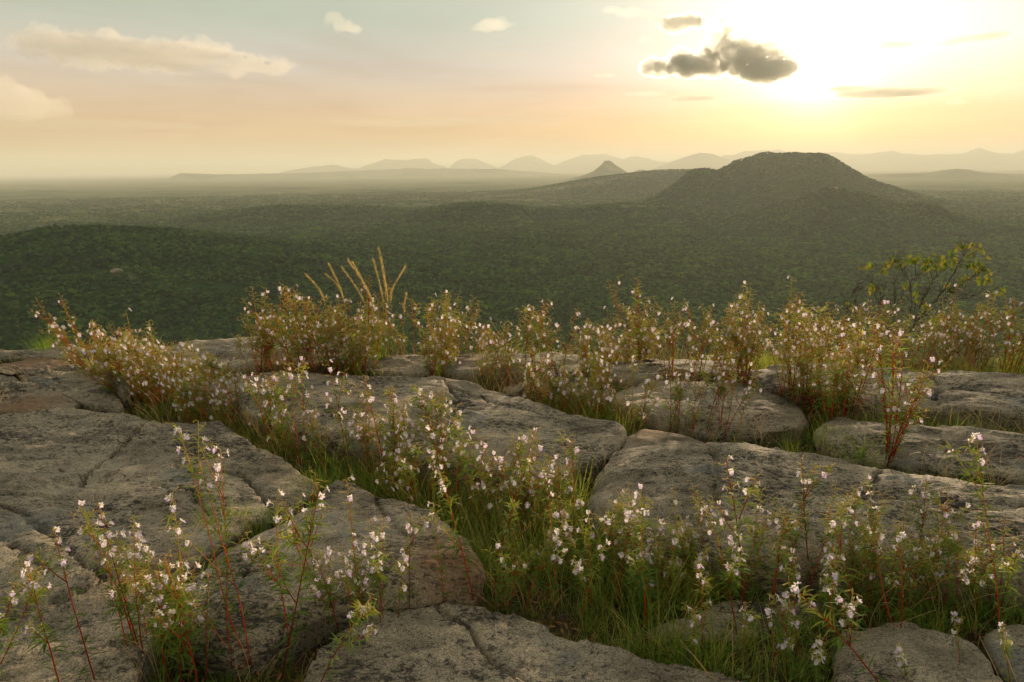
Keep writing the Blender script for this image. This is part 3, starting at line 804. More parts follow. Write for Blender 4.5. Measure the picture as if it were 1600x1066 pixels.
def cloud(label, blobs, mat, seed, depth=0.8, voxel=26, amp=1.0, sy=1.0):
    """blobs: (px, py, half width px, half height px); real size follows from the distance"""
    px0, py0 = blobs[0][0], blobs[0][1]; org = at_dist(px0, py0, CD); k = CD/FPX*1.0
    rg = random.Random(seed); bm = bmesh.new()
    fwd = Vector((org[0], org[1], 0)).normalized(); rt = Vector((fwd.y, -fwd.x, 0))
    for bx, by, rx, ry in blobs:
        ry = ry*(1.3 if mat is M_cl_dark else 1.0)
        q = at_dist(bx, by, CD); cpos = Vector((q[0]-org[0], q[1]-org[1], q[2]-org[2])) + fwd*rg.uniform(-0.5, 0.5)*rx*k
        r_ = bmesh.ops.create_icosphere(bm, subdivisions=3, radius=1)
        for v in r_['verts']:
            c_ = v.co.copy(); v.co = cpos + rt*c_.x*rx*k + fwd*c_.y*rx*k*depth + Vector((0, 0, 1))*c_.z*ry*k
        for _ in range(9):
            ax = rg.uniform(0, 6.283); el_ = math.asin(rg.uniform(-0.55, 1.0)); f_ = rg.uniform(0.22, 0.48)
            c2 = cpos + rt*math.cos(ax)*math.cos(el_)*rx*k*0.9 + fwd*math.sin(ax)*math.cos(el_)*rx*k*depth*0.8 + Vector((0, 0, 1))*math.sin(el_)*ry*k*0.85
            r2 = bmesh.ops.create_icosphere(bm, subdivisions=2, radius=1)
            for v in r2['verts']:
                c_ = v.co.copy(); rr2 = f_*(rx+ry)*0.5*k
                v.co = c2 + rt*c_.x*rr2 + fwd*c_.y*rr2 + Vector((0, 0, 1))*c_.z*min(rr2, ry*k*0.75)
    me = bpy.data.meshes.new("cloud"); bm.to_mesh(me); bm.free()
    o = link("cloud", me); md = o.modifiers.new('r', 'REMESH'); md.mode = 'VOXEL'; md.voxel_size = voxel
    ev = o.evaluated_get(bpy.context.evaluated_depsgraph_get()); m2 = bpy.data.meshes.new_from_object(ev)
    o.modifiers.clear(); o.data = m2; bpy.data.meshes.remove(me); m2.name = "cloud"
    n = len(m2.vertices); co = np.empty(n*3, np.float32); m2.vertices.foreach_get('co', co); co = co.reshape(-1, 3)
    nr = np.empty(n*3, np.float32); m2.vertices.foreach_get('normal', nr); nr = nr.reshape(-1, 3)
    d = 110*fbm(co[:, 0]/420+seed, co[:, 1]/420, co[:, 2]/300, 2, seed) + 120*fbm(co[:, 0]/160, co[:, 1]/160+seed, co[:, 2]/120, 5, seed+3, 0.65)
    d = d + 55*fbm(co[:, 0]/62, co[:, 1]/62+seed, co[:, 2]/50, 3, seed+9, 0.6)
    co = co + nr*(d*amp)[:, None]*np.array([1, 1, sy])
    m2.vertices.foreach_set('co', co.astype(np.float32).ravel()); m2.update()
    m2.materials.clear(); m2.materials.append(mat)
    o.location = Vector(tuple(org)); tag(o, label, 'cloud'); return o
cloud('ragged dark cloud cluster with glowing edges hanging just left of the sun',
      [(1150,88,26,18),(1138,72,18,13),(1168,82,22,15),(1122,48,7,16),(1140,52,9,9),(1205,66,8,10),(1160,60,9,8),(1218,84,10,7),(1118,72,20,16),(1135,60,18,14),(1112,52,8,12),(1165,72,13,12),(1175,62,8,8),(1185,96,30,17),(1208,82,15,16),(1207,74,9,10),(1225,100,20,11),(1200,112,34,11),(1160,104,28,12)], M_cl_dark, 1, voxel=15, amp=0.72)
cloud('dark oblong cloud joined low on the left of the ragged cluster',
      [(1085,100,36,12),(1065,92,18,10),(1105,106,28,9),(1022,103,20,10),(1035,106,14,9)], M_cl_dark, 2, voxel=15, amp=0.75)
cloud('small dark green-grey cloud above and left of the ragged cluster', [(1062,37,24,8),(1080,32,20,7),(1045,39,12,5),(1098,30,10,4)], M_cl_dark, 3, voxel=16, amp=0.8)
cloud('tiny round dark cloud puff right above the ragged cluster', [(1128,31,8,6)], M_cl_dark, 4, voxel=16, amp=0.2)
cloud('small broken dark cloud scrap between the round puff and the cluster', [(1098,30,9,3),(1112,36,7,3)], M_cl_bar, 21, voxel=14, amp=0.35)
cloud('small pale frayed cloud fringe left of the green-grey cloud', [(1030,28,14,4),(1012,22,10,3)], M_cl_bar, 22, voxel=16, amp=0.5)
cloud('tiny shredded cloud under the right end of the ragged cluster', [(1232,136,10,3),(1247,135,10,2),(1226,132,5,3)], M_cl_dark, 5, voxel=16, amp=0.3, sy=.5)
cloud('long flat grey cloud bar to the lower right of the sun', [(1380,143,60,5),(1330,141,30,4),(1430,144,38,5),(1312,136,18,2)], M_cl_bar, 6, amp=0.4, sy=0.35)
cloud('long pale grey cloud bank across the upper left sky',
      [(200,86,90,15),(120,78,60,16),(75,72,42,10),(290,92,85,12),(360,102,65,8),(410,104,45,5),(240,92,90,13),(150,90,60,10)], M_cl_soft, 7, voxel=34, amp=1.5, sy=0.7)
cloud('thin slanting cloud streak high at the right', [(1520,62,34,3),(1555,54,22,2.5),(1488,66,22,3)], M_cl_bar, 8, amp=0.3, sy=.4)
cloud('thin cloud scrap left of the slanting streak at the upper right', [(1400,70,26,3.5),(1382,66,10,3)], M_cl_bar, 9, amp=0.35, sy=.4)
cloud('low flat grey cloud sliver beneath the oblong dark cloud', [(1085,154,34,3.5),(1075,151,16,3)], M_cl_bar, 10, amp=0.3, sy=.4)
cloud('faint thin cloud sliver left of the low flat sliver', [(1008,147,30,2.5)], M_cl_wisp, 11, amp=0.3, sy=.4)
cloud('small peach cloud puff at the upper centre, slanting down to the right', [(525,30,16,8),(540,40,20,8),(552,47,11,4)], M_cl_wisp, 12, amp=0.5)
cloud('small ragged peach cloud at the upper centre right', [(772,40,30,5),(752,46,18,4),(795,38,16,3)], M_cl_wisp, 13, amp=0.5)
cloud('pale cumulus tower rising at the left edge of the sky', [(12,150,26,22),(30,160,34,20),(62,168,34,12),(-30,160,40,26),(10,136,10,10)], M_cl_wisp, 14, voxel=34, amp=0.7)
cloud('small frayed cloud left of the dark clouds, above the middle', [(1008,62,14,6),(985,20,22,6),(960,18,16,4)], M_cl_wisp, 15, amp=0.5)
cloud('tiny frayed cloud left of the oblong dark cloud', [(940,118,18,4)], M_cl_wisp, 16, amp=0.4)
cloud('tiny grey cloud speck above the hills at the far right', [(1495,160,12,3)], M_cl_bar, 17, amp=0.3, sy=.4)
cloud('faint low cloud bank above the left horizon', [(60,196,110,6),(170,198,110,5),(20,190,70,6)], M_cl_bank, 18, voxel=60, amp=0.8, sy=0.35)
cloud('faint long cloud bank above the middle hills', [(640,192,110,4),(760,188,130,5),(860,178,60,4)], M_cl_bank, 19, voxel=60, amp=0.8, sy=0.35)

# ---------------------------------------------------------------- plants: materials and prototypes
def tint_mat(name, stops, trans, rough=0.5, spread=0.5, mulc=None):
    m, N = new_mat(name)
    a = N.n('ShaderNodeAttribute'); a.attribute_name = 'tint'
    oi = N.n('ShaderNodeObjectInfo').outputs['Random']
    f = N.m('ADD', a.outputs['Fac'], N.m('MULTIPLY_ADD', oi, spread, -spread/2), clamp=True)
    col = N.ramp(f, stops)
    p = bsdf(N, col, rough+0.15, spec=0.12)
    tr = N.n('ShaderNodeBsdfTranslucent'); N.put(tr.inputs['Color'], N.mix(1.0, col, mulc or (1.3, 1.2, 0.8), 'MULTIPLY'))
    mx = N.n('ShaderNodeMixShader'); mx.inputs[0].default_value = trans
    N.t.links.new(p.outputs[0], mx.inputs[1]); N.t.links.new(tr.outputs[0], mx.inputs[2]); out(N, mx.outputs[0]); return m
M_stem = tint_mat("stem_red", [(0.0, (0.26, 0.028, 0.018)), (0.4, (0.54, 0.065, 0.025)), (0.68, (0.66, 0.20, 0.04)), (0.82, (0.60, 0.36, 0.08)), (1.0, (0.55, 0.48, 0.14))], 0.3, 0.45, 0.55)
M_leaf = tint_mat("leaf_narrow", [(0.0, (0.08, 0.15, 0.028)), (0.4, (0.17, 0.26, 0.04)), (0.7, (0.32, 0.36, 0.06)), (1.0, (0.58, 0.50, 0.13))], 0.5, 0.5, 0.3)
M_bud = tint_mat("bud_yellow", [(0.0, (0.36, 0.36, 0.08)), (0.5, (0.62, 0.50, 0.15)), (1.0, (0.78, 0.62, 0.28))], 0.4, 0.5, 0.4)
M_petal = tint_mat("petal_lilac", [(0.0, (0.88, 0.85, 0.80)), (0.4, (0.86, 0.79, 0.85)), (0.8, (0.76, 0.63, 0.84)), (1.0, (0.62, 0.40, 0.72))], 0.5, 0.5, 0.5, (1.05, 1.0, 1.0))
M_spur = tint_mat("spur_cream", [(0.0, (0.80, 0.76, 0.58)), (1.0, (0.86, 0.80, 0.70))], 0.45, 0.5, 0.2, (1.05, 1.0, 0.9))
M_grass = tint_mat("grass_green", [(0.0, (0.10, 0.19, 0.026)), (0.4, (0.22, 0.33, 0.042)), (0.75, (0.40, 0.44, 0.07)), (1.0, (0.58, 0.48, 0.15))], 0.45, 0.5, 0.5)
M_plume = tint_mat("grass_plume_gold", [(0.0, (0.34, 0.29, 0.11)), (0.5, (0.54, 0.42, 0.20)), (1.0, (0.68, 0.54, 0.32))], 0.5, 0.6, 0.3)
M_herb = tint_mat("herb_leaf", [(0.0, (0.05, 0.11, 0.022)), (0.6, (0.10, 0.19, 0.035)), (1.0, (0.20, 0.25, 0.06))], 0.35, 0.5, 0.5)
M_dry = tint_mat("dry_stem", [(0.0, (0.20, 0.06, 0.035)), (1.0, (0.34, 0.17, 0.07))], 0.1, 0.7, 0.4)

def flower_meshes():
    out_ = []
    for k in range(4):
        rg = random.Random(50+k); V, F, T = [], [], []
        # broad three-lobed lip hanging forward and down
        na = 15; rad0 = 0.0135*rg.uniform(0.9, 1.12); lift = rg.uniform(0.2, 0.75)
        for ring in range(4):
            q = ring/3
            for j in range(na):
                a = -1.75+3.5*j/(na-1)
                lobe = 0.74+0.26*abs(math.cos(a*1.5+0.1*k)) - 0.10*(abs(a) > 1.4)
                r_ = rad0*q*lobe*(1.25 if abs(a) < 0.55 else 1.0)
                x = r_*math.sin(a); dn = -r_*math.cos(a)
                V.append((x, 0.003+abs(dn)*lift*0.8+0.0025*math.sin(a*5+k)*q+0.002*q*q, dn*(1-0.35*lift))); T.append(0.1+0.75*q+rg.uniform(-.05, .05))
        for ring in range(3):
            for j in range(na-1):
                a = ring*na+j; F.append((a, a+1, a+na+1, a+na))
        # two small upright petals and a hood
        for sx, w, h, tl in ((-1, 0.0042, 0.010, 0.35), (1, 0.0042, 0.010, 0.35), (0, 0.0052, 0.0085, -0.3)):
            b = len(V)
            for i in range(4):
                t = i/3; ww = w*math.sin(math.pi*(0.18+0.78*t))
                cx = sx*(0.002+0.007*t); cz = h*t; cyy = tl*0.008*t
                V += [(cx-ww, cyy, cz), (cx, cyy+0.0012, cz), (cx+ww, cyy, cz)]; T += [0.05]*3
            for i in range(3):
                o = b+i*3; F += [(o, o+1, o+4, o+3), (o+1, o+2, o+5, o+4)]
        me = mesh_np("flower", np.array(V), F); set_attr(me, 'tint', T); me.materials.append(M_petal)
        sp = MB(); ln = rg.uniform(0.024, 0.034); cv = rg.uniform(2.4, 4.2); p = Vector((0, 0, 0)); a = math.pi+0.5; pts = [p.copy()]
        for i in range(9):
            p = p + Vector((0.06*math.sin(i), math.cos(a), -0.55*abs(math.sin(a))-0.25 if i < 5 else math.sin(a)*0.6)).normalized()*ln/9*1.25; a += cv/9; pts.append(p.copy())
        # a clean C curve: out behind, down, and forward again
        pts = [Vector((0, -0.012*math.sin(math.pi*t*cv/4.2*1.1), -0.026*(1-math.cos(math.pi*t*cv/4.2*0.95))*0.5-0.002)) for t in [i/9 for i in range(10)]]
        pts = [Vector((0.004*math.sin(2.5*i/9+k), q.y*1.3+0.004*i/9, q.z)) for i, q in enumerate(pts)]
        sp.tube(pts, [0.0016-0.0010*i/9 for i in range(10)], 4, 0, (0.6, 0.1), cap=False)
        sm = sp.mesh("spur"); sm.materials.append(M_spur)
        out_.append((me, sm))
    return out_
FLOWERS = flower_meshes()

def plant_proto(seed, stems=1, height=0.55, splay=0.12, branches=3, leafy=1.0, fl=4, curve=0.24):
    rg = random.Random(seed); S = MB(); Lf = MB(); B = MB(); fls = []
    def grow(base, d, L, r0, t0, depth):
        n = max(4, int(L/0.045)); pts = [Vector(base)]; dirs = [d.copy()]; dd = d.copy()
        wob = Vector((rg.uniform(-1, 1), rg.uniform(-1, 1), 0))*curve
        for i in range(n):
            dd = (dd + wob/n + Vector((rg.uniform(-1, 1), rg.uniform(-1, 1), 0))*0.045 + Vector((0, 0, 0.05))).normalized()
            pts.append(pts[-1]+dd*L/n); dirs.append(dd.copy())
        rads = [r0*(1-0.72*i/n)+0.0004 for i in range(n+1)]
        S.tube(pts, rads, 5, 0, (t0, min(1.0, t0+0.62)))
        def at(t):
            q = t*n; i = min(n-1, int(q)); return pts[i].lerp(pts[i+1], q-i), dirs[i]
        # narrow leaves
        nl = int(L/0.017*leafy)
        for i in range(nl):
            t = rg.uniform(0.08 if depth == 0 else 0.03, 0.93); p, dv = at(t)
            if depth == 0 and t < 0.3 and rg.random() < 0.4: continue
            az = rg.uniform(0, 6.283); o = Vector((math.cos(az), math.sin(az), 0)); o = (o-dv*o.dot(dv)).normalized()
            ld = (o*1.0+dv*rg.uniform(0.2, 0.9)).normalized()
            ln = rg.uniform(0.032, 0.068)*(1.15-0.5*t)
            Lf.leaf(p, ld, dv, ln, rg.uniform(0.0046, 0.0074), bend=rg.uniform(0.15, 1.1), n=4, tint=min(1, 0.15+0.6*t*rg.uniform(0.5, 1.3)), wide=0.7)
        # side branches
        if depth == 0:
            for b in range(branches):
                t = rg.uniform(0.38, 0.82); p, dv = at(t); az = rg.uniform(0, 6.283)
                o = Vector((math.cos(az), math.sin(az), 0)); bd = (dv*rg.uniform(0.75, 1.1)+o*rg.uniform(0.35, 0.8)).normalized()
                grow(p, bd, L*rg.uniform(0.22, 0.42)*(1.1-t*0.4), r0*0.55, t0+0.35*t, 1)
        # flowers, hooks and capsules along the tip
        npd = rg.randint(6, 10) if depth == 0 else rg.randint(3, 7); nfl = rg.randint(max(0, fl-2), fl) if depth == 0 else rg.choice([0, 1, 1, max(1, fl-1)])
        fi = set(rg.sample(range(npd), min(npd, nfl)))
        for i in range(npd):
            t = 1-0.20*(i/npd)*(0.55/max(L, 0.18))**0.5 if L > 0.15 else 1-0.5*i/npd
            p, dv = at(min(0.999, max(0.3, t))); az = i*2.4+rg.uniform(-.5, .5); o = Vector((math.cos(az), math.sin(az), 0))
            pl = rg.uniform(0.009, 0.020); up = rg.uniform(0.1, 0.8)
            q = [p, p+(o+Vector((0, 0, up))).normalized()*pl*0.6, p+(o+Vector((0, 0, up))).normalized()*pl*0.6+(o*0.9+Vector((0, 0, -0.1))).normalized()*pl*0.5]
            B.tube(q, [0.0009, 0.0008, 0.0007], 4, 0, (0.3, 0.8), cap=False)
            if i in fi:
                yaw = math.atan2(-o.x, o.y)+rg.uniform(-.7, .7)
                fls.append((tuple(q[-1]), (rg.uniform(-.5, .35), rg.uniform(-.3, .3), yaw), rg.uniform(0.85, 1.25), rg.randint(0, 3)))
            else:
                e = q[-1]; dirn = (o*0.6+Vector((0, 0, rg.choice([1, -0.6, 0.3])))).normalized()
                if rg.random() < 0.5:
                    B.tube([e, e+dirn*0.003, e+dirn*0.007, e+dirn*0.010], [0.0008, 0.0022, 0.0018, 0.0003], 5, 0, (0.2, 0.9))
                else:
                    c = [e+dirn*0.014*x+o*0.006*math.sin(x*3) for x in (0, 0.33, 0.66, 1)]
                    B.tube(c, [0.0009, 0.0009, 0.0006, 0.0002], 4, 0, (0.5, 1.0))
            if rg.random() < 0.8:
                Lf.leaf(p, (o+Vector((0, 0, 0.8))).normalized(), dv, rg.uniform(0.012, 0.026), 0.0040, bend=0.5, n=3, tint=rg.uniform(0.6, 1), wide=0.7)
    for k in range(stems):
        a = rg.uniform(0, 6.283) if stems > 1 else rg.uniform(0, 6.28); sp = splay*rg.uniform(0.3, 1.1)
        d = Vector((math.cos(a)*sp, math.sin(a)*sp, 1)).normalized()
        b = Vector((math.cos(a)*0.012, math.sin(a)*0.012, -0.03)) if stems > 1 else Vector((0, 0, -0.03))
        grow(b, d, height*rg.uniform(0.72, 1.05) if k else height, 0.0021 if stems < 3 else 0.0020, rg.uniform(0.0, 0.2), 0)
    sm = S.mesh("stem"); sm.materials.append(M_stem); lm = Lf.mesh("leaves"); lm.materials.append(M_leaf); bm_ = B.mesh("seed_hooks"); bm_.materials.append(M_bud)
    return dict(stem=sm, leaves=lm, buds=bm_, fl=fls, h=height)

P_SINGLE = [plant_proto(200+i, 1, 0.5, 0.05, [1, 2, 3, 4, 2, 0, 3, 5][i % 8], 1.9, 4) for i in range(8)]
P_TWIN = [plant_proto(230+i, 2, 0.5, 0.22, 3, 1.8, 2) for i in range(5)]
P_BUSH = [plant_proto(260+i, 5 if i % 2 else 4, 0.5, 0.34, 3, 0.95, 1, 0.26) for i in range(7)]
P_TALL = [plant_proto(330+i, 1, 0.8, 0.05, [2, 4, 1, 3][i], 1.5, 4) for i in range(4)]
P_LEAFY = [plant_proto(290+i, 3, 0.5, 0.30, 3, 1.9, 2, 0.3) for i in range(5)]

def put_plant(proto, x, y, h, lean, label, group, rng, spurs=False, z=None, lean_y=0.0):
    e = bpy.data.objects.new("flowering_plant", None); C.objects.link(e); e.empty_display_size = 0.05
    e.location = (x, y, surf_z(x, y) if z is None else z)
    d = Vector((math.sin(lean), math.sin(lean_y), 1)).normalized()
    q = Vector((0, 0, 1)).rotation_difference(d) @ Quaternion((0, 0, 1), rng.uniform(0, 6.283))
    e.rotation_euler = q.to_euler(); s = h/proto['h']; e.scale = (s, s, s)
    tag(e, label, 'flowering plant', group)
    for nm in ('stem', 'leaves', 'buds'):
        o = bpy.data.objects.new({'stem': 'stem', 'leaves': 'leaves', 'buds': 'seed_hooks'}[nm], proto[nm]); C.objects.link(o); o.parent = e
        if nm != 'stem': o['kind'] = 'stuff'
    fs = (0.72 if spurs else 0.84)/s**0.75
    for (loc, rot, sc, vi) in proto['fl']:
        me, sp = FLOWERS[vi]
        o = bpy.data.objects.new("flower", me); C.objects.link(o); o.parent = e; o.location = loc; o.rotation_euler = rot
        o.scale = (sc*fs,)*3
        if spurs:
            p_ = bpy.data.objects.new("spur", sp); C.objects.link(p_); p_.parent = o
    return e

# single plants of the foreground: foot and tip in the photograph, what sets each apart
prng = random.Random(77)
HEROES = [
 (148,1062,80,818,0,"thick red-stemmed plant, second from the left edge, one white flower at its tip"),
 (92,1066,58,845,3,"slender yellow-stemmed plant with pale flowers just left of the thick red stem"),
 (-20,1060,45,895,1,"dark red plant leaning right out of the bottom left corner"),
 (216,1008,156,778,5,"straight bare red stem with a few flowers, rising alone over the big left slab"),
 (300,1050,225,770,2,"branching red plant with lilac flowers over the middle of the left slab"),
 (382,1028,262,668,3,"tallest red plant over the big left slab, leaning left"),
 (390,1030,312,690,0,"red-stemmed plant with a white hooked flower at the centre of the left slab"),
 (362,1034,362,694,5,"slender red plant over the left slab whose tip shows only pale buds"),
 (372,1040,255,905,2,"short plant with drooping lilac flowers at the lower left, in front of the split slab"),
 (440,1062,552,700,4,"long red stem slanting right across the split grey slab"),
 (500,1070,600,905,1,"red stem slanting right from the left corner of the bottom centre slab"),
 (452,998,400,742,3,"branched plant with curled cream flowers near the grassy joint of the left slab"),
 (508,968,440,800,2,"plant with three lilac flowers hanging over the split grey slab"),
 (562,936,538,745,0,"upright red plant in front of the split grey slab"),
 (598,962,585,800,1,"short yellow-tipped plant at the dark foot of the split grey slab"),
 (640,948,650,790,3,"plant with a hooked yellow stem beside the bottom centre slab"),
 (692,935,668,765,5,"thin red plant before the rusty end of the split grey slab"),
 (772,938,778,638,0,"tall dark red stem rising from the point of the bottom centre slab"),
 (738,925,712,700,2,"leafy plant with lilac flowers at the right end of the split grey slab"),
 (820,955,860,785,4,"yellow-green plant leaning right above the bottom centre slab"),
 (868,960,880,770,1,"pair of orange stems in the grass above the bottom centre slab"),
 (925,965,930,795,3,"red plant carrying two white hooked flowers in the central grass"),
 (965,950,975,770,0,"straight orange stem left of centre in front of the pointed slab"),
 (1010,985,1018,725,5,"tall orange stem before the left part of the domed slab"),
 (1030,965,1055,800,2,"plant with paired lilac and white flowers before the domed slab"),
 (1160,965,1155,702,0,"tall red twin-stemmed plant before the middle of the domed slab"),
 (1152,990,1110,790,4,"plant of many thin branches left of the tall twin stems"),
 (1205,985,1240,800,3,"yellow plant with a flower cluster before the middle of the domed slab"),
 (1380,1075,1228,895,2,"slanting red stem bearing the largest lilac flower, at the lower right"),
 (1266,905,1264,702,5,"thin dark red stem standing over the domed slab"),
 (1302,1000,1298,820,1,"orange stem in the grass at the lower right"),
 (1345,985,1290,770,3,"leaning plant with white hooked flowers over the domed slab"),
 (1400,975,1370,790,4,"bushy pale-flowered plant over the right part of the domed slab"),
 (1430,900,1440,735,0,"plant with lilac flowers where the domed slab meets the right joint"),
 (1562,985,1548,655,2,"tallest thick dark red plant at the right edge"),
 (1500,1040,1505,960,1,"low plant with a white flower on the crack of the bottom right slabs"),
 (1420,1066,1395,990,3,"low reddish plant across the bottom right rounded slab"),
 (1485,960,1480,800,4,"plant with two lilac flowers left of the tallest right-hand plant"),
]
for i, (bx, by, tx, ty, k, lab) in enumerate(HEROES):
    p = pix_hit(bx, min(by, 1090))
    if p is None: continue
    top = at_depth(tx, ty, p.y); v = Vector(tuple(top))-p
    z0 = p.z
    pr = P_TWIN[k % 5] if i % 5 == 2 else (P_SINGLE[(k+i) % 8])
    if v.length > 0.62: pr = P_TALL[(k+i) % 4]
    put_plant(pr, p.x, p.y, v.length, math.atan2(v.x, v.z), lab, None, prng, True, z=z0)

def in_any(X, Y, margin=0.0):
    r_ = np.zeros(len(X), bool)
    for P, o in SLABS:
        c = P.mean(0); Q = c+(P[::3]-c)*(1-margin); lo, hi = Q.min(0), Q.max(0)
        s_ = (X > lo[0]) & (X < hi[0]) & (Y > lo[1]) & (Y < hi[1])
        if not s_.any(): continue
        x, y = X[s_], Y[s_]; ins = np.zeros(len(x), bool); n = len(Q); j = n-1
        for i in range(n):
            xi, yi = Q[i]; xj, yj = Q[j]
            ins ^= ((yi > y) != (yj > y)) & (x < (xj-xi)*(y-yi)/(yj-yi+1e-12)+xi); j = i
        r_[np.where(s_)[0][ins]] = True
    return r_
# the crowds: foot region in the photograph (x0, y0, x1, y1, slant of the strip), number, height, lean, style
CLUMPS = [
 (95,580,250,640,15,0.44,-0.35,'b',"leaning flowering bushes beside the left ledge"),
 (240,600,330,650,14,0.46,-0.28,'b',"flowering bushes in the joint behind the big left slab"),
 (300,640,430,690,16,0.42,-0.30,'t',"leaning plants at the middle slab's shaded left end"),
 (210,560,420,590,9,0.24,-0.1,'b',"low flowering plants behind the crowd at back left"),
 (395,570,525,602,11,0.58,-0.12,'b',"tall skyline bushes left of the plumed grass"),
 (520,572,660,604,14,0.46,0.05,'b',"skyline bushes around the foot of the plumed grass"),
 (645,572,760,604,11,0.44,0.12,'b',"red-footed skyline bushes right of the plumed grass"),
 (755,580,880,610,9,0.42,0.0,'b',"small skyline bushes in the gap right of middle"),
 (820,620,1000,690,18,0.44,0.02,'t',"plants behind the middle slab's right end"),
 (880,585,1010,615,10,0.40,0.0,'b',"white bushes just left of the dense crowd"),
 (990,580,1170,640,17,0.44,0.02,'b',"bushes in the dense skyline crowd right of centre"),
 (1040,660,1150,690,8,0.40,0.05,'t',"red-footed plants against the sheer-edged slab"),
 (1160,595,1330,680,15,0.46,0.03,'b',"bushes between the sheer-edged and right-hand slabs"),
 (1320,620,1600,668,18,0.50,0.08,'b',"thin red bushes in the dark joint at right"),
 (1230,558,1600,578,17,0.33,0.02,'b',"low skyline bushes beneath the leafless shrub"),
 (1380,715,1620,770,13,0.56,0.04,'b',"bushes above the right end of the domed slab"),
 (1560,570,1600,600,3,0.5,0.05,'b',"tall skyline bushes at the right edge"),
 (420,690,620,770,15,0.50,-0.12,'t',"slender plants before the long middle slab"),
 (600,730,720,800,14,0.46,-0.06,'t',"slender plants in the grass below the middle slab"),
 (700,770,900,870,17,0.46,0.0,'t',"flowering plants deep in the central grassy joint"),
 (760,880,1000,960,8,0.40,0.05,'s',"leafy stems behind the bottom centre slab"),
 (1000,900,1290,960,12,0.40,0.0,'s',"leafy plants in the grass before the domed slab"),
 (1290,890,1590,960,14,0.40,-0.03,'s',"leafy plants before the domed slab's right half"),
 (400,955,660,1015,9,0.32,0.05,'u',"short plants in the gap under the split slab"),
 (0,990,320,1090,11,0.42,-0.05,'u',"short leafy plants at the bottom left corner"),
 (200,535,560,542,11,0.50,-0.08,'b',"bushes rooted behind the back left slabs, on the skyline"),
 (560,538,900,545,11,0.46,0.03,'b',"bushes rooted behind the slabs right of the plumed grass"),
 (900,540,1250,548,12,0.50,0.03,'b',"bushes rooted behind the dense skyline crowd"),
 (1250,548,1620,556,11,0.52,0.05,'b',"bushes rooted behind the tan slab at the back right"),
 (1080,1000,1600,1085,10,0.34,-0.08,'u',"short plants among the bottom right slabs"),
 (20,552,140,575,6,0.34,-0.1,'b',"small bushes on the cliff edge at far left"),
]
ORD = 'first second third fourth fifth sixth seventh eighth ninth tenth eleventh twelfth thirteenth fourteenth fifteenth sixteenth seventeenth eighteenth nineteenth twentieth twenty-first twenty-second'.split()
crng = random.Random(5); nplants = 0
for (x0, y0, x1, y1, n, h, lean, st, grp) in CLUMPS:
    pts = []
    for tries in range(40):
        if len(pts) >= n: break
        m = 60; U = [crng.random() for _ in range(m)]; Wd = [crng.random() for _ in range(m)]
        PX = [x0+(x1-x0)*u for u in U]; PY = [y0+(y1-y0)*min(1, max(0, (u if x1-x0 > 150 and st != 's' and y1-y0 > 45 else w)*0.6+w*0.4)) for u, w in zip(U, Wd)]
        Q = np.array([on_plane(a, b, -0.1)[:2] for a, b in zip(PX, PY)])
        ok = ~in_any(Q[:, 0], Q[:, 1], 0.02 if tries < 20 else 0.10)
        for q in Q[ok]:
            if len(pts) < n and all((q[0]-a)**2+(q[1]-b)**2 > (0.05 if tries < 30 else 0.02)**2 for a, b in pts): pts.append((q[0], q[1]))
    pts.sort(key=lambda q: q[0]/q[1])
    for oi_, (x, y) in enumerate(pts):
        lab = ORD[oi_]+' from the left of the '+grp
        h_ = h*(1.18 if y0 < 600 else 1.0)
        pr = crng.choice({'b': P_BUSH, 't': P_TWIN+P_SINGLE[:3]+P_BUSH[:2], 's': P_LEAFY+P_TWIN[:3]+P_SINGLE, 'u': P_SINGLE}[st])
        put_plant(pr, x, y, h_*crng.uniform(0.7, 1.25), lean+crng.uniform(-.12, .12), lab, grp, crng, st in 'su', lean_y=crng.uniform(-.1, .1))
        nplants += 1
print("plants", nplants)

# ---------------------------------------------------------------- grass and ground cover in the joints
def tuft(name, seed, nb, h, spread, w=0.0028, droop=0.8, tint=(0, 1)):
    rg = random.Random(seed); T = MB()
    for i in range(nb):
        a = rg.uniform(0, 6.283); r_ = spread*rg.random()
        d = Vector((math.cos(a)*rg.uniform(0.05, 0.6), math.sin(a)*rg.uniform(0.05, 0.6), 1)).normalized()
        b = Vector((math.cos(a)*r_, math.sin(a)*r_, -0.01))
        T.leaf(b, d, Vector((math.cos(a), math.sin(a), 0.3)), h*rg.uniform(0.45, 1.1), w*rg.uniform(0.7, 1.3), bend=droop*rg.uniform(0.2, 1.0), n=4, tint=tint[0]+(tint[1]-tint[0])*rg.random(), wide=0)
    me = T.mesh(name); me.materials.append(M_grass); return me
gv = [bpy.data.objects.new("grass_kind", tuft("grass_kind", 300+i, 15, 0.16, 0.03, tint=(0.0, 0.75))) for i in range(4)] + \
     [bpy.data.objects.new("grass_kind", tuft("grass_kind", 310+i, 10, 0.24, 0.02, 0.0032, 1.0, (0.2, 1.0))) for i in range(3)]
coll_grass = variants_coll("grass_kinds", gv)
def herb(seed):
    rg = random.Random(seed); T = MB()
    for i in range(9):
        a = rg.uniform(0, 6.283); d = Vector((math.cos(a), math.sin(a), rg.uniform(0.3, 1.6))).normalized(); L = rg.uniform(0.015, 0.05)
        T.tube([(0, 0, -0.005), tuple(d*L*0.5), tuple(d*L)], 0.0006, 3, 0, (0.3, 0.5), cap=False)
        T.leaf(d*L, (d+Vector((0, 0, -0.6))).normalized(), Vector((0, 0, 1)), rg.uniform(0.010, 0.018), rg.uniform(0.008, 0.013), bend=0.3, n=3, tint=rg.random(), wide=0.8)
    me = T.mesh("herb_kind"); me.materials.append(M_herb); return bpy.data.objects.new("herb_kind", me)
coll_herb = variants_coll("herb_kinds", [herb(400+i) for i in range(4)])
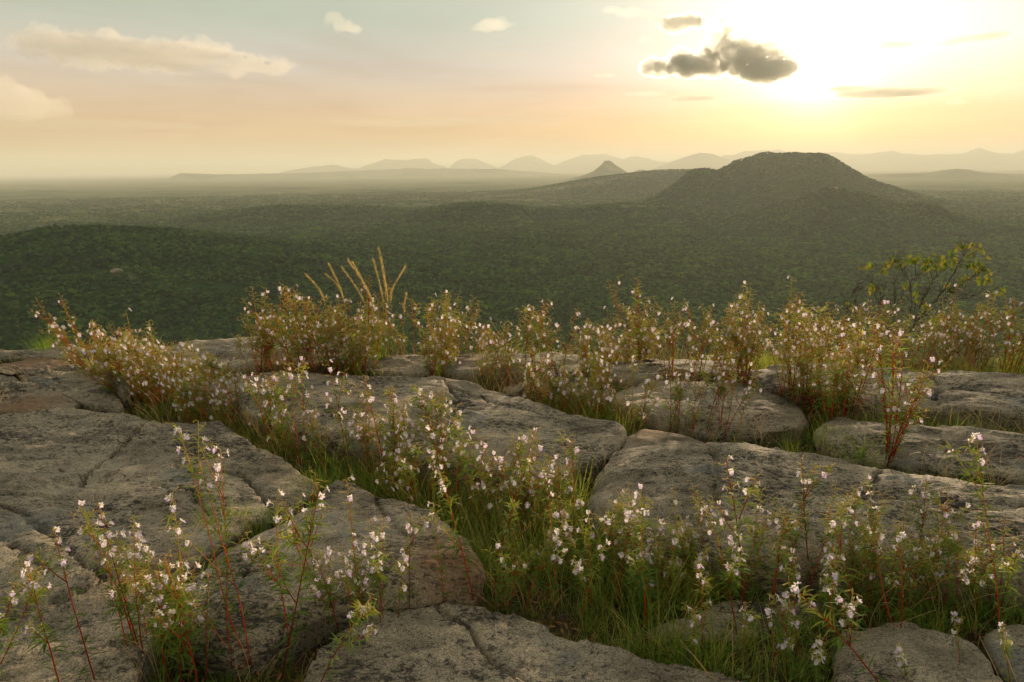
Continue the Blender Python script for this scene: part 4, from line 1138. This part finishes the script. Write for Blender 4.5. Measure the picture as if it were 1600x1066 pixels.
def scatter(n, seed, fn, x0=-5.5, x1=6.0, y0=0.9, y1=5.12):
    rg = np.random.RandomState(seed); X = rg.uniform(x0, x1, n); Y = rg.uniform(y0, y1, n)
    k = (np.abs(X) < Y*0.86+0.5) & ~in_any(X, Y, 0.015)
    X, Y = X[k], Y[k]; k = rg.uniform(0, 1, len(X)) < fn(X, Y); X, Y = X[k], Y[k]
    return X, Y, terrain_h(X, Y)[0], rg
X, Y, Z, rg = scatter(52000, 3, lambda x, y: np.clip(0.55+0.9*fbm(x/0.5, y/0.5, 0, 3, 91), 0.04, 1))
n = len(X); s_ = (0.78*np.clip(0.45+(Y-1.4)*0.45, 0.5, 1)+0.35*fbm(X/0.6, Y/0.6, 0, 2, 92)+0.25*np.clip(1.9-np.abs(X-0.45)*3-np.abs(Y-2.9), 0, 1))*rg.uniform(0.6, 1.3, n)
lw = np.where(X < -0.4, -0.35, 0.0)
instancer("grass", np.stack([X, Y, Z], 1), np.stack([rg.uniform(-.2, .2, n), lw+rg.uniform(-.2, .2, n), rg.uniform(-3.1, 3.1, n)*np.where(X < -0.4, 0.25, 1)], 1),
          np.stack([s_, s_, s_], 1), rg.randint(0, 7, n), coll_grass)
print("grass", n)
X, Y, Z, rg = scatter(16000, 8, lambda x, y: np.clip(0.35+1.3*fbm(x/0.35, y/0.35, 0, 3, 95), 0.02, 1)); n = len(X)
s_ = rg.uniform(0.6, 1.5, n)
instancer("ground_cover", np.stack([X, Y, Z], 1), np.stack([rg.uniform(-.2, .2, n), rg.uniform(-.2, .2, n), rg.uniform(0, 6.3, n)], 1), np.stack([s_]*3, 1), rg.randint(0, 4, n), coll_herb)
print("herbs", n)
for (px, py, w, h, lab, sd) in [(490,778,0.10,0.13,"feathery bright green grass tuft in the joint at the top of the split slab",1),
        (352,838,0.09,0.14,"feathery green grass tuft at the left side of the split slab",2),
        (400,828,0.06,0.10,"small green grass tuft between the two feathery ones on the left slab joint",3),
        (1345,712,0.14,0.11,"dense low green tuft in front of the right-hand slab",4),
        (1290,690,0.10,0.10,"dark green low tuft beside the end of the sheer-edged slab",5),
        (20,548,0.16,0.14,"mop of long green grass on the skyline at the far left",6),
        (75,552,0.12,0.20,"arching green grass on the skyline behind the left ledge",7)]:
    p = on_plane(px, py, -0.05); me = tuft("grass_tuft", 500+sd, 230, h, w, 0.0018, 0.9, (0.25, 0.75))
    o = link("grass_tuft", me); o.location = (p[0], p[1], min(surf_z(p[0], p[1]), -0.03)-0.02); tag(o, lab, 'grass tuft')

# ---------------------------------------------------------------- tall plumed grass on the skyline
def plumed_grass():
    base = on_plane(592, 574, -0.05); by = base[1]; rg = random.Random(21)
    e = bpy.data.objects.new("plumed_grass", None); C.objects.link(e); e.location = (base[0], by, surf_z(base[0], by))
    tag(e, "tall clump of golden plumed grass standing above the flowers on the skyline", 'tall grass')
    B = MB(); tips = [(592,390,602,450,600),(596,405,604,455,600),(632,418,612,455,606),(584,408,596,455,598),(545,408,572,450,588),(552,412,575,455,590),(536,420,560,455,580),(515,415,530,447,545),(512,431,530,450,546),(480,431,500,455,515),(634,462,631,480,628)]
    for k, (tx, ty, mx, my, fx_) in enumerate(tips):
        d_y = by+rg.uniform(-.06, .06); T = Vector(tuple(at_depth(tx, ty, d_y))); M_ = Vector(tuple(at_depth(mx, my, d_y)))
        F0 = Vector((at_depth(fx_, 574, by)[0]+rg.uniform(-.02, .02), by, e.location.z))
        Q = Vector(tuple(at_depth((mx+fx_)/2+2, (my+520)/2, d_y)))
        ctl = [F0, Q, M_, T]; pts = []
        for i in range(22):
            t = i/21*3; j = min(2, int(t)); u = t-j
            p0, p1, p2, p3 = ctl[max(0, j-1)], ctl[j], ctl[j+1], ctl[min(3, j+2)]
            pts.append(0.5*((2*p1)+(p2-p0)*u+(2*p0-5*p1+4*p2-p3)*u*u+(3*p1-p0-3*p2+p3)*u**3)-e.location)
        S = MB(); S.tube(pts, [0.0022-0.0016*i/21 for i in range(22)], 4, 0, (0.1, 0.6))
        o = link("stalk", S.mesh("stalk"), e, M_plume)
        Pm = MB()
        for i in range(240):
            t = 9.5+(21-9.5)*rg.random(); j = min(20, int(t)); p = pts[j].lerp(pts[j+1], t-j); dv = (pts[j+1]-pts[j]).normalized()
            o_ = Vector((rg.uniform(-1, 1), rg.uniform(-1, 1), rg.uniform(-1, 1))).normalized()
            Pm.leaf(p, (dv+o_*0.40).normalized(), o_, rg.uniform(0.020, 0.036), 0.0030, bend=0.15, n=2, tint=rg.random(), wide=0.6)
        pm = link("plume", Pm.mesh("plume"), o, M_plume)
    for i in range(60):
        a = rg.uniform(0, 6.283); d = Vector((math.cos(a)*rg.uniform(.1, .7), math.sin(a)*0.4, 1)).normalized()
        B.leaf((rg.uniform(-.06, .06), rg.uniform(-.04, .04), 0), d, Vector((math.cos(a), math.sin(a), .2)), rg.uniform(0.25, 0.5), 0.0045, bend=rg.uniform(0.3, 1.2), n=6, tint=rg.random(), wide=0)
    bl = link("blades", B.mesh("blades"), e, M_grass); bl['kind'] = 'stuff'
plumed_grass()

# ---------------------------------------------------------------- leafless shrub with a few big leaves
M_bl = tint_mat("shrub_leaf", [(0.0, (0.05, 0.10, 0.02)), (0.4, (0.10, 0.16, 0.03)), (0.65, (0.22, 0.23, 0.04)), (0.85, (0.40, 0.22, 0.04)), (1.0, (0.30, 0.13, 0.05))], 0.4, 0.55, 0.3)
def shrub():
    Yd = 6.3; rg = random.Random(31)
    foot = Vector(tuple(at_depth(1378, 600, Yd)))
    e = bpy.data.objects.new("shrub", None); C.objects.link(e); e.location = foot
    tag(e, "nearly leafless shrub with a few big yellow-green leaves, beyond the rocks at the right", 'shrub')
    def P(x, y, j): return Vector(tuple(at_depth(x, y, Yd+j)))-foot
    limbs = [  # pixel polyline, radius, depth offset
     ([(1378,600),(1382,560),(1402,536),(1425,512),(1442,492),(1458,474),(1475,452),(1492,425),(1502,405),(1512,388)],0.013,0.0),
     ([(1442,494),(1460,481),(1485,470),(1510,466),(1540,458)],0.006,0.12),
     ([(1458,474),(1480,462),(1496,452),(1505,442),(1525,430),(1540,420)],0.006,-0.1),
     ([(1425,512),(1432,495),(1440,475),(1450,455),(1458,438),(1470,425)],0.006,0.1),
     ([(1400,538),(1399,515),(1397,490),(1398,470),(1397,450),(1396,435)],0.006,-0.15),
     ([(1380,560),(1360,538),(1370,508),(1375,485),(1377,465),(1372,448),(1358,440)],0.007,0.15),
     ([(1372,575),(1350,545),(1340,520),(1338,495),(1340,480),(1330,460),(1338,453),(1352,452)],0.006,-0.2),
     ([(1340,500),(1325,485),(1323,478)],0.003,-0.2),
     ([(1402,536),(1412,520),(1421,500),(1425,480),(1424,458),(1422,440),(1410,425),(1405,410)],0.006,0.25),
     ([(1445,490),(1440,470),(1448,450),(1452,430)],0.004,0.2),
     ([(1412,425),(1402,412),(1395,408),(1385,412),(1378,430)],0.003,0.25),
     ([(1422,440),(1432,432),(1438,429)],0.003,0.25),
     ([(1375,480),(1368,462),(1360,456)],0.003,0.15),
     ([(1470,455),(1500,460),(1530,464)],0.004,0.05),
     ([(1475,600),(1490,560),(1504,545),(1512,535)],0.004,-0.1),
     ([(1378,560),(1365,530),(1385,505),(1400,480),(1415,465)],0.004,-0.05),
     ([(1338,560),(1320,545),(1308,520),(1303,505)],0.004,0.1),
     ([(1360,560),(1372,540),(1380,520)],0.004,0.3)]
    allp = []
    for pl, r0, off in limbs:
        pts = []
        for k in range(len(pl)-1):
            for t in (0, 0.33, 0.66):
                x = pl[k][0]+(pl[k+1][0]-pl[k][0])*t; y = pl[k][1]+(pl[k+1][1]-pl[k][1])*t
                g = (k+t)/(len(pl)-1); pts.append(P(x+rg.uniform(-1, 1), y+rg.uniform(-1, 1), off*g+0.02*math.sin(5*g)))
        pts.append(P(*pl[-1], off)); B = MB(); n = len(pts)
        B.tube(pts, [r0*0.8*(1-0.75*i/n) for i in range(n)], 6, 0, (0, 1))
        # twigs
        for q in range(int(9+n*0.8)):
            i = rg.randint(n//4, n-2); d = (pts[i+1]-pts[i]).normalized(); o = Vector((rg.uniform(-1, 1), rg.uniform(-1, 1), rg.uniform(-.1, 1))).normalized()
            dd = (d*0.6+o).normalized(); tw = [pts[i]]; L = rg.uniform(0.08, 0.26)
            for s in range(5):
                dd = (dd+Vector((rg.uniform(-.3, .3), rg.uniform(-.3, .3), rg.uniform(-.1, .35)))).normalized(); tw.append(tw[-1]+dd*L/5)
            B.tube(tw, [0.0024, 0.002, 0.0017, 0.0014, 0.001, 0.0007], 4, 0, (0.5, 1)); allp.append(tw[-1])
        ob = link("branch", B.mesh("branch"), e, M_bark)
    # leaves: broad, drooping, yellowing
    def leaf_mesh(k):
        r2 = random.Random(60+k); T = MB(); L = 0.075
        b = len(T.v); n = 7
        for i in range(n+1):
            t = i/n; w = 0.026*math.sin(math.pi*(t**0.8)*0.96+0.06)*(1+0.12*math.sin(9*t+k)); y = L*t; z = -0.035*t*t+0.004*math.sin(6*t+k)
            T.v += [Vector((-w, y, z+w*0.45)), Vector((-w*0.5, y, z+w*0.12)), Vector((0, y, z)), Vector((w*0.5, y, z+w*0.12)), Vector((w, y, z+w*0.45))]
            T.t += [0.5+0.3*t]*1+[0.4+.2*t]*3+[0.5+0.3*t]
        for i in range(n):
            for j in range(4): o = b+i*5+j; T.f.append((o, o+1, o+6, o+5)); T.m.append(0)
        me = T.mesh("leaf"); me.materials.append(M_bl); return me
    LM = [leaf_mesh(k) for k in range(4)]
    spots = []
    for (cx, cy, sx, sy, n) in [(1395,410,10,8,7),(1420,405,10,7,8),(1440,403,10,7,8),(1455,412,10,14,12),(1470,412,8,12,9),(1485,405,10,12,9),(1505,383,10,7,7),(1522,388,8,8,6),(1515,410,12,10,8),(1535,415,8,12,9),(1538,435,10,10,9),(1357,416,9,5,6),(1382,424,5,5,4),(1368,446,9,6,5),(1562,452,4,6,4),(1482,446,4,5,3),(1503,436,8,6,5),(1325,475,4,3,2),(1434,455,3,8,3),(1430,468,3,4,2),(1413,446,4,3,3),(1445,478,4,4,2),(1463,501,8,6,5),(1485,505,4,6,2),(1507,510,5,4,2),(1486,525,4,3,2)]:
        for k in range(int(n*2.0)): spots.append((rg.gauss(cx, sx*0.6), rg.gauss(cy, sy*0.6)))
    for (x, y) in spots:
        o = bpy.data.objects.new("leaf", rg.choice(LM)); C.objects.link(o); o.parent = e
        o.location = P(x, y, rg.uniform(-.12, .3)); o.rotation_euler = (rg.uniform(-1.1, 0.1), rg.uniform(-.6, .6), rg.uniform(0, 6.28)); s = rg.uniform(0.4, 0.9); o.scale = (s, s, s)
        if rg.random() < 0.25: # stalk joins the leaf to a nearby twig
            pass
    S = MB()
    for (x, y) in spots[::3]:
        a = P(x, y, rg.uniform(0, .1)); near = min(allp, key=lambda q: (q-a).length)
        S.tube([near, near.lerp(a, 0.5)+Vector((0, 0, 0.015)), a], [0.0014, 0.0012, 0.0009], 4, 0, (0.8, 1))
    o = link("twigs", S.mesh("twigs"), e, M_bark); o['kind'] = 'stuff'
shrub()

# ---------------------------------------------------------------- dry litter and loose grit in the joints and on the slabs
def litter_kind(seed):
    rg = random.Random(seed); T = MB()
    for i in range(5):
        a = rg.uniform(0, 6.283); p = Vector((rg.uniform(-.03, .03), rg.uniform(-.03, .03), 0.004))
        T.tube([p, p+Vector((math.cos(a), math.sin(a), rg.uniform(0, .25)))*rg.uniform(0.02, 0.09)], 0.0011, 3, 0, (0, 1))
    for i in range(3):
        a = rg.uniform(0, 6.283)
        T.leaf((rg.uniform(-.03, .03), rg.uniform(-.03, .03), 0.006), (math.cos(a), math.sin(a), 0.2), (0, 0, 1), rg.uniform(0.015, 0.035), rg.uniform(.005, .009), bend=0.2, n=3, tint=1.0, wide=0.8)
    me = T.mesh("litter_kind"); me.materials.append(M_dry); return bpy.data.objects.new("litter_kind", me)
coll_lit = variants_coll("litter_kinds", [litter_kind(700+i) for i in range(4)])
X, Y, Z, rg = scatter(9000, 12, lambda x, y: np.full(len(x), 0.8)); n = len(X); s_ = rg.uniform(0.6, 1.4, n)
instancer("dry_litter", np.stack([X, Y, Z+0.004], 1), np.stack([rg.uniform(-.2, .2, n), rg.uniform(-.2, .2, n), rg.uniform(0, 6.3, n)], 1), np.stack([s_]*3, 1), rg.randint(0, 4, n), coll_lit)
# thin dry straws standing among the green blades
straw = [bpy.data.objects.new("straw_kind", None)]
def straw_kind(seed):
    rg = random.Random(seed); T = MB()
    for i in range(4):
        a = rg.uniform(0, 6.283); d = Vector((math.cos(a)*rg.uniform(.1, .6), math.sin(a)*rg.uniform(.1, .6), 1)).normalized(); p = Vector((rg.uniform(-.02, .02), rg.uniform(-.02, .02), 0)); pts = [p]
        for k in range(5): d = (d+Vector((rg.uniform(-.15, .15), rg.uniform(-.15, .15), -0.06*k))).normalized(); pts.append(pts[-1]+d*rg.uniform(.035, .06))
        T.tube(pts, [0.0011, 0.001, 0.0009, 0.0008, 0.0006, 0.0004], 3, 0, (0.2, 1))
    me = T.mesh("straw_kind"); me.materials.append(M_plume); return bpy.data.objects.new("straw_kind", me)
bpy.data.objects.remove(straw[0])
coll_straw = variants_coll("straw_kinds", [straw_kind(720+i) for i in range(4)])
X, Y, Z, rg = scatter(6500, 14, lambda x, y: np.clip(0.6+0.8*fbm(x/0.4, y/0.4, 0, 3, 97), 0.05, 1)); n = len(X); s_ = rg.uniform(0.6, 1.3, n)
instancer("dry_straw", np.stack([X, Y, Z], 1), np.stack([rg.uniform(-.2, .2, n), rg.uniform(-.2, .2, n), rg.uniform(0, 6.3, n)], 1), np.stack([s_]*3, 1), rg.randint(0, 4, n), coll_straw)
